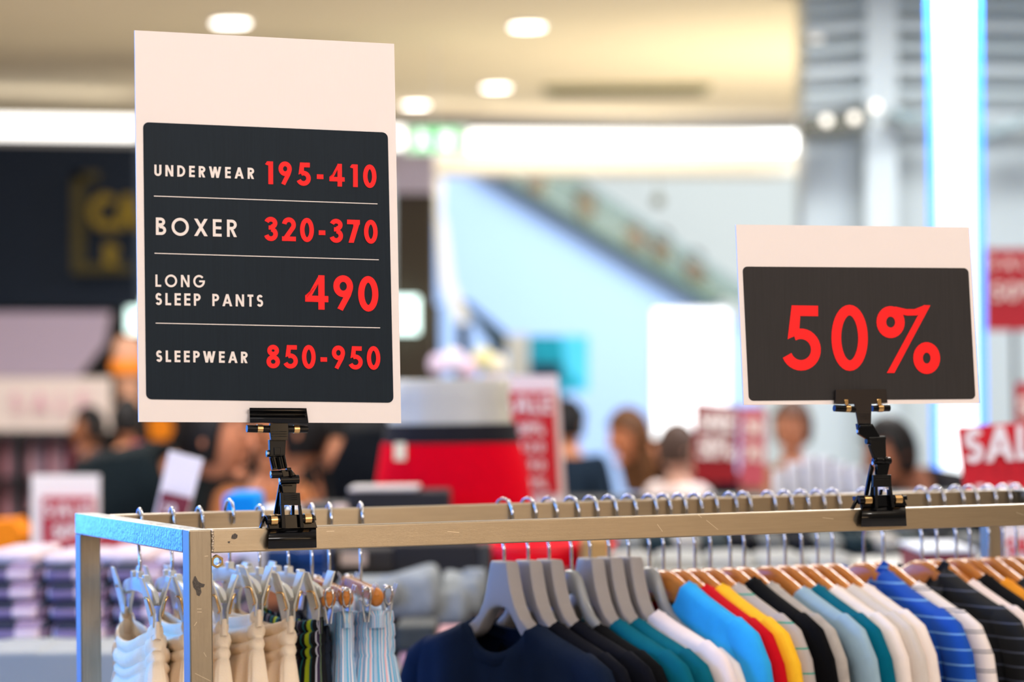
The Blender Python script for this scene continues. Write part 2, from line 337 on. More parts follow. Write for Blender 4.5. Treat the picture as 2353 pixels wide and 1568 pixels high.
# ================================================================== pop clips
def cyl(m, a, b, r, seg=14): return m.tube([a, b], r, seg)
def make_clip(label, ox, oy, sc, D, off0=.004):
    """every outline is given in the pixels of a close look at the photograph and stands on planes parallel to the rail"""
    q0 = RW(0, 0, 0)
    def C(x, y, o=0): return Ppl(ox+x/sc, oy+y/sc, q0+N*(off0+o), N)
    bx, by = D['base']; root = thing('sign_clip', label, 'clip', tuple(RW(0, 0, 0)+E*((C(bx, by)-RW(0, 0, 0)).dot(E))), YAW, 'black display clips on the front rail')
    px = 1/sc*Z0/F_
    def poly(m, pts, o, t, bev=True): return m.prism([C(x, y, o) for x, y in pts], N, t)
    for nm, mt, shapes in D['parts']:
        m = MB()
        for s in shapes:
            k = s[0]
            if k == 'P': poly(m, s[1], s[2], s[3])
            elif k == 'C': cyl(m, C(s[1][0], s[1][1], s[4] if len(s) > 4 else 0), C(s[2][0], s[2][1], s[4] if len(s) > 4 else 0), s[3]*px)
            elif k == 'B':   # bulged jaw: corners tl tr br bl, profile of offsets from top to bottom
                tl, tr, br, bl = s[1]; prof = s[2]; rows = []; n = len(prof)-1
                for side in (0, 1):
                    for i, o in (list(enumerate(prof)) if side == 0 else list(enumerate(prof))[::-1]):
                        v = i/n; row = []
                        for j in range(9):
                            u = j/8; e = .0012*(1-(2*u-1)**6)
                            x = (tl[0]*(1-u)+tr[0]*u)*(1-v)+(bl[0]*(1-u)+br[0]*u)*v; y = (tl[1]*(1-u)+tr[1]*u)*(1-v)+(bl[1]*(1-u)+br[1]*u)*v
                            row.append(C(x, y, (o+e) if side == 0 else o-s[3]))
                        rows.append(row)
                rows.append(rows[0]); m.grid(rows)
                L = [r[0] for r in rows[:-1]]; R_ = [r[-1] for r in rows[:-1]]; k2 = len(L)
                for Q in (L, R_): m.add(Q, [(i, i+1, k2-2-i, k2-1-i) for i in range(k2//2-1)])
        o = m.build(nm, mt, root, angle=38)
        bm = o.modifiers.new('bevel', 'BEVEL'); bm.width = .0005; bm.segments = 2; bm.limit_method = 'ANGLE'; bm.angle_limit = math.radians(40)
    return root
LC = dict(base=(650, 1480), parts=[
 ('lower_jaw', BLACKP, [('B', [(430, 1285), (900, 1272), (905, 1478), (418, 1490)], [-.001, .003, .006, .0085, .0095, .0095, .008, .005, .0025], .0022)]),
 ('rear_jaw', BLACKP, [('P', [(330, 1280), (372, 1165), (395, 1150), (402, 1165), (352, 1285)], -.006, .004), ('P', [(398, 1160), (418, 1155), (432, 1290), (415, 1295)], -.001, .004), ('P', [(395, 1290), (880, 1275), (890, 1480), (395, 1490)], -.0365, .003), ('P', [(390, 1165), (850, 1150), (860, 1200), (395, 1215)], -.02, .03)]),
 ('hinge_block', BLACKP, [('P', [(390, 1155), (858, 1142), (905, 1278), (425, 1292)], -.001, .006), ('C', (400, 1205), (545, 1198), 46, .0), ('C', (745, 1190), (868, 1186), 46, .0)]),
 ('spring', GOLD, [('C', (438, 1205), (502, 1202), 58, .0)]),
 ('spring', GOLD, [('C', (778, 1190), (842, 1187), 58, .0)]),
 ('front_lever', BLACKM, [('P', [(538, 930), (734, 928), (744, 1052), (542, 1052)], .005, .003), ('P', [(542, 1050), (577, 1050), (592, 1282), (552, 1285)], .006, .003), ('P', [(720, 1050), (746, 1050), (774, 1275), (738, 1279)], .006, .003), ('P', [(575, 952), (712, 950), (708, 958), (580, 960)], .0068, .0012), ('P', [(575, 972), (712, 970), (708, 978), (580, 980)], .0068, .0012), ('P', [(575, 992), (714, 990), (710, 998), (580, 1000)], .0068, .0012)]),
 ('rear_lever', BLACKP, [('P', [(535, 800), (700, 800), (690, 935), (560, 935)], -.004, .006), ('P', [(530, 815), (556, 860), (514, 1142), (474, 1142)], -.008, .003), ('P', [(536, 925), (560, 925), (552, 1145), (518, 1145)], -.003, .003), ('P', [(652, 1052), (682, 1052), (680, 1165), (650, 1165)], -.006, .003), ('P', [(578, 1165), (740, 1160), (745, 1270), (585, 1275)], -.004, .004)]),
 ('lower_pin', BLACKP, [('C', (536, 800), (722, 792), 46, .0), ('P', [(575, 850), (660, 850), (660, 862), (575, 862)], .0, .002)]),
 ('rivet', CHROME, [('C', (530, 804), (537, 804), 24, .001)]),
 ('middle_link', BLACKP, [('P', [(540, 700), (640, 690), (692, 752), (560, 770)], .0, .007), ('C', (446, 745), (548, 742), 40, .0), ('C', (600, 695), (645, 693), 20, .004), ('C', (640, 700), (648, 760), 18, .004)]),
 ('rivet', CHROME, [('C', (444, 735), (452, 735), 22, .001)]),
 ('upper_link', BLACKP, [('P', [(430, 545), (582, 540), (607, 682), (456, 700)], -.001, .005), ('C', (432, 556), (584, 550), 16, .001), ('C', (452, 575), (478, 680), 20, .002), ('C', (520, 568), (546, 690), 30, .002), ('C', (572, 560), (598, 672), 15, .002)]),
 ('neck', BLACKM, [('P', [(425, 396), (592, 394), (582, 548), (430, 553)], .0, .006), ('C', (402, 535), (440, 535), 36, -.001), ('P', [(472, 475), (540, 473), (538, 548), (474, 550)], .002, .004)]),
 ('rivet', CHROME, [('C', (405, 530), (424, 530), 19, .004)]),
 ('upper_jaw', BLACKP, [('B', [(232, 76), (803, 80), (824, 234), (236, 226)], [.006, .0092, .0092, .006, .0052, .0058, .0085, .0098, .009, .007, .0058], .0018), ('P', [(200, 70), (770, 76), (785, 235), (205, 225)], -.0045, .002), ('P', [(435, 230), (614, 230), (619, 330), (610, 402), (444, 402), (430, 300)], .0045, .004), ('P', [(455, 312), (606, 312), (604, 318), (456, 318)], .007, .0012), ('P', [(455, 336), (606, 336), (604, 342), (456, 342)], .007, .0012), ('P', [(455, 360), (606, 360), (604, 366), (456, 366)], .007, .0012), ('C', (205, 285), (432, 290), 38, .002), ('C', (610, 290), (812, 290), 38, .002)]),
 ('spring', GOLD, [('C', (307, 285), (360, 286), 42, .0022)]),
 ('spring', GOLD, [('C', (673, 290), (726, 290), 42, .0022)]),
])
RC = dict(base=(640, 1440), parts=[
 ('lower_jaw', BLACKP, [('B', [(432, 1250), (850, 1236), (862, 1438), (418, 1446)], [-.001, .003, .006, .0085, .0095, .0095, .008, .005, .0025], .0022)]),
 ('rear_jaw', BLACKP, [('P', [(316, 1272), (380, 1145), (398, 1140), (400, 1160), (345, 1275)], -.006, .004), ('P', [(396, 1150), (420, 1145), (440, 1290), (424, 1290)], -.001, .004), ('P', [(400, 1260), (840, 1245), (850, 1440), (400, 1446)], -.0365, .003), ('P', [(390, 1150), (805, 1140), (810, 1180), (395, 1195)], -.02, .03)]),
 ('hinge_block', BLACKP, [('P', [(388, 1140), (810, 1130), (856, 1238), (430, 1252)], -.001, .006), ('C', (395, 1190), (545, 1186), 42, .0), ('C', (705, 1180), (818, 1178), 42, .0)]),
 ('spring', GOLD, [('C', (440, 1190), (506, 1188), 54, .0)]),
 ('spring', GOLD, [('C', (738, 1182), (802, 1180), 54, .0)]),
 ('front_lever', BLACKM, [('P', [(530, 940), (706, 938), (710, 1056), (530, 1058)], .005, .003), ('P', [(546, 1055), (575, 1055), (580, 1262), (550, 1262)], .006, .003), ('P', [(688, 1055), (710, 1055), (742, 1256), (712, 1258)], .006, .003), ('P', [(565, 962), (688, 960), (686, 967), (567, 968)], .0068, .0012), ('P', [(565, 984), (688, 982), (686, 989), (567, 990)], .0068, .0012)]),
 ('rear_lever', BLACKP, [('P', [(560, 830), (690, 830), (665, 940), (560, 940)], -.004, .006), ('P', [(508, 830), (540, 870), (484, 1140), (450, 1140)], -.008, .003), ('P', [(528, 940), (552, 940), (540, 1140), (508, 1140)], -.003, .003), ('P', [(600, 1080), (628, 1080), (612, 1165), (584, 1165)], -.006, .003), ('P', [(672, 1080), (696, 1080), (696, 1165), (672, 1165)], -.006, .003), ('P', [(580, 1165), (712, 1160), (716, 1240), (584, 1245)], -.004, .004)]),
 ('lower_pin', BLACKP, [('C', (532, 808), (702, 802), 36, .0), ('C', (560, 800), (612, 798), 40, .0005), ('C', (640, 798), (670, 797), 40, .0005)]),
 ('rivet', CHROME, [('C', (528, 826), (538, 826), 18, .001)]),
 ('middle_link', BLACKM, [('P', [(500, 600), (648, 598), (655, 778), (552, 785), (500, 660)], .0, .005), ('P', [(490, 650), (508, 650), (560, 770), (536, 778)], .001, .006), ('C', (490, 588), (650, 582), 24, .001), ('C', (465, 612), (498, 612), 34, -.001)]),
 ('upper_link', BLACKP, [('P', [(372, 440), (516, 440), (592, 566), (480, 600), (390, 545)], .0, .006), ('C', (400, 465), (520, 462), 14, .004), ('C', (385, 520), (430, 515), 30, -.001)]),
 ('rivet', CHROME, [('C', (378, 515), (388, 515), 17, .002)]),
 ('upper_jaw', BROWNP, [('P', [(168, 108), (657, 106), (672, 236), (516, 248), (516, 300), (510, 440), (386, 440), (360, 300), (352, 250), (168, 245)], .003, .0022), ('P', [(150, 112), (630, 108), (640, 236), (150, 245)], -.0045, .002), ('P', [(395, 340), (506, 340), (505, 345), (396, 345)], .0045, .001), ('P', [(397, 358), (506, 358), (505, 363), (398, 363)], .0045, .001), ('P', [(399, 376), (506, 376), (505, 381), (400, 381)], .0045, .001), ('P', [(401, 394), (506, 394), (505, 399), (402, 399)], .0045, .001)]),
 ('barrel', BLACKP, [('C', (156, 290), (356, 302), 36, .001)]),
 ('barrel', BLACKP, [('C', (524, 292), (692, 288), 36, .001)]),
 ('spring', GOLD, [('C', (262, 292), (306, 294), 41, .0012), ('P', [(250, 205), (292, 205), (292, 260), (262, 262)], .0045, .002)]),
 ('spring', GOLD, [('C', (578, 290), (624, 290), 41, .0012), ('P', [(570, 200), (610, 200), (616, 258), (576, 260)], .0045, .002)]),
])
make_clip('black clip gripping the front rail and holding the tall price sign', 520, 920, 4.357, LC)
make_clip('black clip gripping the front rail and holding the 50% sign', 1880, 870, 4.2375, RC)
# ================================================================== signs
def rounded(q, corners, n, rpx, off):
    """rounded quad from pixel corners TL TR BR BL on the plane (q,n)"""
    c = [Vector(p) for p in corners]; out = []
    for i in range(4):
        a, b, d = c[i], c[i-1], c[(i+1) % 4]; u = (b-a).normalized()*rpx; v = (d-a).normalized()*rpx
        for k in range(7):
            w = math.pi/2*k/6; pt = a+u*(1-math.sin(w))+v*(1-math.cos(w)); out.append(Ppl(pt.x, pt.y, q, n)+n*off)
    return out
def make_sign(label, q, yaw, board, panel, rpx, pm, texts, lines=()):
    n = Vector((math.sin(yaw), -math.cos(yaw), 0)); c = [Ppl(x, y, q, n) for x, y in board]
    cen = (c[2]+c[3])/2; root = thing('price_sign', label, 'sign', tuple(cen), yaw)
    o = MB().prism(c, n, .0028).build('board', BOARD, root)
    MB().prism(rounded(q, panel, n, rpx, .0017), n, .0004).build('printed_panel', pm, root)
    for t in texts: text(root, t[0], t[1], t[2], t[3], t[4], t[5], q, n, off=.0024)
    for a, b in lines:
        u, v = Ppl(*a, q, n)+n*.0023, Ppl(*b, q, n)+n*.0023; w = Vector((0, 0, .00045)); MB().add([u-w, v-w, v+w, u+w], [(0, 1, 2, 3)]).build('divider_line', CREAM, root)
    return root
q1 = Ppl(640, 1240, A0, N)+N*.0035; q1 = q1 + UP*0
make_sign('tall white price board with navy panel listing underwear, boxer and sleepwear prices', q1, math.radians(20),
  [(309, 70), (905, 101), (921, 973), (318, 970)], [(328, 281), (890, 305), (903, 926), (335, 918)], 13, PANELA, [
  ('UNDERWEAR', (353.5, 404.8), (582, 412), 26, .20, CREAM), ('195-410', (608, 423.5), (863.5, 432), 52.5, .205, RED),
  ('BOXER', (357, 540.2), (542.5, 545.4), 40, .165, CREAM), ('320-370', (607, 553), (866, 560), 53.5, .20, RED),
  ('LONG', (356, 659.4), (469.5, 661), 28, .17, CREAM), ('SLEEP PANTS', (356, 701.5), (603, 705.6), 28, .185, CREAM), ('490', (700, 711), (868, 715.5), 79, .19, RED),
  ('SLEEPWEAR', (357.5, 832), (567, 835), 26.5, .20, CREAM), ('850-950', (611, 845.5), (872, 849.5), 53, .195, RED)],
  [((352.5, 451), (866, 469)), ((354, 582.5), (869, 597.5)), ((356.5, 743), (872, 753.8))])
q2 = Ppl(2010, 1200, A0, N)+N*.0035
make_sign('small white board with charcoal panel reading 50% in red', q2, math.radians(17),
  [(1690, 516.5), (2226, 522), (2250, 927.5), (1708, 931)], [(1705, 613), (2223.5, 616.5), (2240, 917.5), (1719.5, 921.5)], 11, PANELB,
  [('50%', (1800, 849), (2155, 851), 147, .165, RED)])
# ================================================================== hangers
def bar_x(px, zoff=-.06):
    lo, hi = -.2, 1.6
    for _ in range(40):
        mid = (lo+hi)/2
        if proj(RW(mid, HB, zoff))[0] < px: lo = mid
        else: hi = mid
    return lo
def interp(tab, s):
    s = abs(s)
    for (a, b), (c, d) in zip(tab, tab[1:]):
        if s <= c: return b+(d-b)*(s-a)/(c-a)
    return tab[-1][1]+(s-tab[-1][0])*(tab[-1][1]-tab[-2][1])/(tab[-1][0]-tab[-2][0])
GREY_T = [(0, -.073), (.017, -.073), (.0185, -.0755), (.022, -.09), (.027, -.108), (.035, -.127), (.047, -.143), (.065, -.154), (.1, -.166), (.15, -.180), (.205, -.196)]
GREY_B = [(0, -.131), (.012, -.132), (.024, -.138), (.036, -.150), (.048, -.164), (.06, -.172), (.1, -.182), (.15, -.194), (.205, -.206)]
WOOD_T = [(0, -.092), (.012, -.0925), (.025, -.096), (.045, -.104), (.07, -.114), (.1, -.126), (.15, -.143), (.19, -.155), (.21, -.164)]
WOOD_B = [(0, -.134), (.02, -.134), (.045, -.138), (.07, -.143), (.1, -.150), (.15, -.161), (.19, -.169), (.21, -.172)]
GLOS_T = [(0, -.087), (.010, -.088), (.018, -.094), (.026, -.108), (.036, -.126), (.05, -.142), (.07, -.154), (.1, -.165), (.15, -.178), (.2, -.19)]
GLOS_B = [(0, -.118), (.014, -.122), (.026, -.138), (.04, -.156), (.06, -.166), (.1, -.175), (.15, -.187), (.2, -.197)]
GREYP = mat('grey_plastic_hanger', (150, 142, 137), .48); GLOSP = mat('glossy_grey_plastic_hanger', (160, 160, 158), .2, trans=.25)
WOOD = mat('varnished_wood', (192, 118, 48), .26, noise=.16, nscale=5, streak=(6, 60, 60), coat=.2)
MILK = mat('milky_plastic', (232, 228, 214), .28, trans=.35, sss=.3)
def hook_path(d, flip=False):
    r = .0205; cz = -.0142; pts = []
    for k in range(15):
        a = math.radians(-22+(222+22)*k/14); pts.append((r*math.cos(a), cz+r*math.sin(a)))
    pts += [(-.0105, -.0372), (-.0055, -.0455), (-.0015, -.0525), (0, -.058), (0, d)]
    return [((-x if flip else x), 0, z) for x, z in pts]
def body_loft(top, bot, th, end, power=4, n=34, dip=0):
    """hanger body: cross sections across the hanger, squarer for a big power"""
    rows = []
    ss = [end*math.sin(math.pi/2*(2*i/n-1)) if 0 else end*(2*i/n-1) for i in range(n+1)]
    extra = [x for t, _ in top for x in (t, -t) if t < end]; ss = sorted(set([round(x, 5) for x in ss+extra]))
    for s in ss:
        a, b = interp(top, s), interp(bot, s); c = (a+b)/2; h = (a-b)/2; k = min(1, ((end-abs(s))/.012))**.5 if end-abs(s) < .012 else 1
        k = max(k, .05); row = []
        for j in range(16):
            w = 2*math.pi*j/16+math.pi/16; cx, sn = math.cos(w), math.sin(w)
            y = th/2*math.copysign(abs(cx)**(2/power), cx); z = h*math.copysign(abs(sn)**(2/power), sn)
            row.append(Vector((s, y*(.4+.6*k), c+z*k)))
        rows.append(row)
    m = MB(); m.grid(rows, True); m.add(rows[0], [tuple(range(16))]); m.add(rows[-1], [tuple(range(16))]); return m
KINDS = {}
def proto_hanger(kind):
    """meshes shared by every hanger of a kind, in hanger space: x across the hanger, z up, origin on top of the rail"""
    if kind in KINDS: return KINDS[kind]
    L = []
    if kind == 'grey': L = [('hook', MB().tube(hook_path(-.078), .0020, 8), CHROME, None), ('body', body_loft(GREY_T, GREY_B, .020, .152, 9), GREYP, 45)]
    elif kind == 'glossy': L = [('hook', MB().tube(hook_path(-.092), .0020, 8), CHROME, None), ('body', body_loft(GLOS_T, GLOS_B, .014, .145, 2.6), GLOSP, None)]
    elif kind in ('wood', 'woodflip'): L = [('hook', MB().tube(hook_path(-.097, kind == 'woodflip'), .0020, 8), CHROME, None), ('body', body_loft(WOOD_T, WOOD_B, .0165, .155, 3.2), WOOD, None)]
    L = [(n, m.build(n+'_proto', mt, None, angle=an), mt) for n, m, mt, an in L]
    for _, o, _ in L: COL.objects.unlink(o)
    KINDS[kind] = L; return L
def hang_root(name, label, cat, px, dyaw, group=None, zz=0):
    x = bar_x(px); p = RW(x, HB, zz); return thing(name, label, cat, tuple(p), YAW-math.pi/2+math.radians(dyaw), group)
def hanger(kind, px, dyaw, label):
    nm = {'grey': 'plastic_hanger', 'glossy': 'plastic_hanger', 'wood': 'wooden_hanger', 'woodflip': 'wooden_hanger'}[kind]
    r = hang_root(nm, label, 'hanger', px, dyaw, 'hangers on the rack')
    for n, o, mt in proto_hanger(kind):
        c = o.copy(); c.name = n; COL.objects.link(c); c.parent = r
    return r
# ------------------------------------------------------------------ shirts
def shirt(root, m, top, neck=.068, T=.0135, W=.195, scoop=.05, back=.012, length=.58, seed=0, lift=.004, collar_m=None, short=False, polo=False):
    rnd = random.Random(seed); ph = [rnd.uniform(0, 6.28) for _ in range(8)]
    n = 40; ss = [-W+2*W*i/n for i in range(n+1)]; ss = sorted(set(round(x, 5) for x in ss+[neck, -neck, neck*.97, -neck*.97]))
    def ridge(s): return interp(top, s)+lift-.5*max(0, abs(s)-(W-.02))
    def wr(s, z, k): d = min(1, max(0, (-z-.15)/.15)); return .0035*d*math.sin(s*55+ph[0]*k+z*6)+.002*d*math.sin(s*120+ph[1]+z*9*k)
    for side, nm in ((1, 'front'), (-1, 'back')): pass
    mb = MB(); hem = -length
    for side in (1, -1):
        rows = []
        for s in ss:
            inside = abs(s) < neck*.985; u = abs(s)/neck
            z0 = ridge(neck)-(scoop if side < 0 else back)*(1-u**2.2) if inside else ridge(s)
            tt = T*(1-abs(s/W)**14)**.5 if abs(s) < W else 0; tt = max(tt, .0015); y0 = tt*.95*(1-u**2)**.5 if inside else 0
            row = []
            for j in range(17):
                v = j/16
                if v < .3: a = v/.3*math.pi/2; y = y0+(tt-y0)*math.sin(a); z = z0-tt*.9*(1-math.cos(a))*(0 if inside else 1)-(.004*v/.3 if inside else 0)
                else: w = (v-.3)/.7; y = tt*(1+.55*w); z = (z0-tt*.9)*(1-w)+hem*w
                y += wr(s, z, 1 if side > 0 else 1.7)*(1 if v > .3 else v/.3)
                row.append(Vector((s*(1+.04*v), side*y, z)))
            rows.append(row)
        mb.grid(rows)
    o = mb.build('body', m, root, world=False)
    # collar rib following the neck opening
    cm = collar_m or m; loop = []
    K = 22
    for side in (1, -1):
        rng = range(K) if side > 0 else range(K)
        for i in rng:
            s = neck*(-1+2*i/(K))*(side) ; u = min(1, abs(s)/neck)
            z0 = ridge(neck)-(scoop if side < 0 else back)*(1-u**2.2); loop.append(Vector((s, side*T*.95*(1-u**2)**.5, z0)))
    rows = []; L = len(loop); cen = sum(loop, Vector())/L
    for i in range(L+1):
        p = loop[i % L]; out = Vector((0, math.copysign(1, p.y) if abs(p.y) > 1e-5 else 0, 0)); out = (Vector((p.x*.6, 0, 0))+Vector((0, p.y*4, 0))); out = out.normalized() if out.length else Vector((0, 1, 0))
        d = (p-Vector((0, 0, interp(top, 0)))).normalized(); w = .014
        a = p+out*.0028; dn = Vector((math.copysign(.55, p.x)*min(1, abs(p.x)/neck), 0, -1)).normalized()
        rows.append([p-out*.0015, p+Vector((0, 0, .0022)), a+Vector((0, 0, .0012)), a+dn*w*.5+out*.001, a+dn*w, a+dn*(w+.001)-out*.002])
    MB().grid(rows).build('collar', cm, root, world=False)
    if polo:
        for side in (1,):
            pts = [Vector((neck*.2, -T-.004, ridge(neck)-scoop*.9)), Vector((neck*1.25, -T-.006, ridge(neck)-.035)), Vector((neck*1.02, .002, ridge(neck)+.008)), Vector((neck*.85, .001, ridge(neck)+.012)), Vector((neck*.3, -T, ridge(neck)-scoop*.55))]
            MB().prism(pts, (0, 1, 0), .003).build('collar_wing', cm, root, world=False)
    for sd in (1, -1):
        zs = ridge(W-.03); pth = [(sd*(W-.045), 0, zs-.018), (sd*(W-.022), 0, ridge(W-.03)-.018), (sd*(W+.004), .0, zs-.034), (sd*(W+.020), .001, zs-.062), (sd*(W+.028), .002, zs-.105), (sd*(W+.031), .002, zs-.16), (sd*(W+.028), .001, zs-.25), (sd*(W+.024), 0, zs-(.26 if short else .42))]
        r1 = [.012, .019, .025, .028, .029, .029, .028, .027]; r2 = [T*.6, T*.93, T*1.03, T*1.05, T*1.05, T*1.0, T*.95, T*.9]
        mb2 = MB().tube(pth, r1, 18, True, r2, up=(0, 0, 1))
        for v in mb2.v:
            d = min(1, max(0, (zs-.05-v.z)/.1)); v.y += d*.0025*math.sin(v.x*160+ph[3]+v.z*25); v.x += d*.002*math.sin(v.z*60+ph[4])
        mb2.build('sleeve', m, root, world=False)
    return root
# ================================================================== shirts on hangers
def cloth(name, c, n=.06): return mat(name, c, .88, noise=n, nscale=40, bump=.25, bscale=700, spec=.08)
NAVY = cloth('navy_cotton', (14, 25, 44)); BLK = cloth('black_navy_cotton', (11, 12, 20)); TEAL = cloth('teal_cotton', (4, 92, 110)); BLUSH = cloth('blush_white_cotton', (240, 222, 216), .03)
SKY = cloth('sky_blue_cotton', (50, 165, 226)); CRIM = cloth('crimson_cotton', (190, 12, 26)); YEL = cloth('yellow_cotton', (250, 190, 45)); JET = cloth('jet_black_cotton', (9, 9, 11)); HEA = cloth('heather_grey_cotton', (172, 164, 156), .15)
PALE = cloth('pale_grey_blue_cotton', (150, 176, 190)); DTEAL = cloth('deep_teal_cotton', (0, 92, 114)); IVORY = cloth('ivory_cotton', (238, 224, 214), .03); BEIGE = cloth('beige_grey_cotton', (208, 198, 188), .04)
GGREEN = stripes('grey_green_stripe', [(0, (176, 166, 160)), (.93, (40, 150, 130))], .030)
BSTR = stripes('blue_white_stripe', [(0, (14, 74, 168)), (.88, (110, 160, 215))], .019)
WSTR = stripes('white_grey_stripe', [(0, (236, 224, 218)), (.80, (110, 110, 116)), (.86, (236, 224, 218)), (.92, (150, 146, 150))], .024)
KSTR = stripes('black_grey_stripe', [(0, (16, 17, 20)), (.90, (74, 80, 96))], .018)
GS = 'long-sleeved tops on the rack'
def hung(kind, px, dyaw, m, col, what, top, **kw):
    hanger(kind, px, dyaw, (HL[kind] % what).replace('the blush white top between the teal pair and the sky blue one', 'the blush white top'))
    r = hang_root('long_sleeved_top', what+kw.pop('extra', ' hanging on its hanger'), 'shirt', px, dyaw, GS)
    kw.setdefault('neck', .068); kw.setdefault('lift', .007 if top is GREY_T else .0045); shirt(r, m, top, seed=int(px), **kw); return r
HL = {'grey': 'matt grey plastic hanger holding the %s', 'glossy': 'low glossy grey plastic hanger holding the %s', 'wood': 'varnished wooden hanger holding the %s', 'woodflip': 'wooden hanger with its hook turned back holding the %s'}
hung('grey', 1158.5, 12, NAVY, 0, 'plain navy top, first of the tops', GREY_T, scoop=.040, back=.012, T=.020, neck=.074, extra=' beside the gap on the rail')
hung('grey', 1214, 9, BLK, 0, 'black top right behind the first navy top', GREY_T)
hung('grey', 1262, 10, BLK, 0, 'black top just before the teal pair', GREY_T)
hung('glossy', 1313, 8, JET, 0, 'black top squeezed in front of the teal pair', GREY_T, lift=.002, W=.18)
hung('grey', 1356.5, 8, TEAL, 0, 'teal top, first of the teal pair', GREY_T)
hung('grey', 1400, 8, TEAL, 0, 'teal top, second of the teal pair', GREY_T)
hung('grey', 1445, 8, BLUSH, 0, 'blush white top between the teal pair and the sky blue one', GREY_T, lift=.016)
hung('glossy', 1492.5, 7, IVORY, 0, 'white top hidden behind the blush white one', GREY_T, W=.18, lift=.0)
hung('wood', 1525, 6, SKY, 0, 'sky blue top', WOOD_T, neck=.062, lift=.006)
hung('wood', 1561, 5, CRIM, 0, 'crimson top', WOOD_T)
hung('wood', 1597, 5, YEL, 0, 'bright yellow top', WOOD_T)
hung('wood', 1633, 5, GGREEN, 0, 'grey top with thin green stripes', WOOD_T, W=.185)
hung('wood', 1678, 4, JET, 0, 'plain jet black top after the green striped one', WOOD_T, neck=.06, lift=.008)
hung('wood', 1710, 4, HEA, 0, 'heather grey top', WOOD_T, W=.19)
hung('wood', 1766, 5, PALE, 0, 'pale grey-blue top', WOOD_T, neck=.085)
hung('wood', 1804.5, 4, DTEAL, 0, 'deep teal top among the wooden hangers', WOOD_T, neck=.08)
hung('wood', 1842, 4, IVORY, 0, 'ivory top beside the deep teal one', WOOD_T, neck=.085)
hung('wood', 1879, 4, BEIGE, 0, 'beige grey top', WOOD_T, neck=.085)
hung('wood', 1914, 3, IVORY, 0, 'ivory top beside the blue striped one', WOOD_T, neck=.085, W=.19)
hung('woodflip', 1985, 3, BSTR, 0, 'royal blue top with pale stripes', WOOD_T, neck=.055, lift=.008, W=.2, polo=True)
hung('wood', 2030, 3, WSTR, 0, 'white top with dark grey stripes', WOOD_T, neck=.085, W=.2)
hung('wood', 2118, 3, KSTR, 0, 'black top with grey pinstripes and pointed collar', WOOD_T, neck=.06, lift=.008, W=.2, polo=True)
hung('wood', 2153, 3, BLUSH, 0, 'white top behind the black pinstriped one', WOOD_T, neck=.085)
hung('wood', 2197, 3, JET, 0, 'black top before the orange one', WOOD_T, neck=.07, lift=.004)
hung('wood', 2229, 3, cloth('orange_cotton', (235, 150, 40)), 0, 'orange top', WOOD_T, neck=.085)
hung('wood', 2272, 2, KSTR, 0, 'black pinstriped top beside the rear post', WOOD_T, neck=.085)
hung('wood', 2305, 2, IVORY, 0, 'ivory top beside the rear post', WOOD_T, neck=.085)
hung('wood', 2336, 2, PALE, 0, 'pale blue top, last one at the edge of view', WOOD_T, neck=.085)
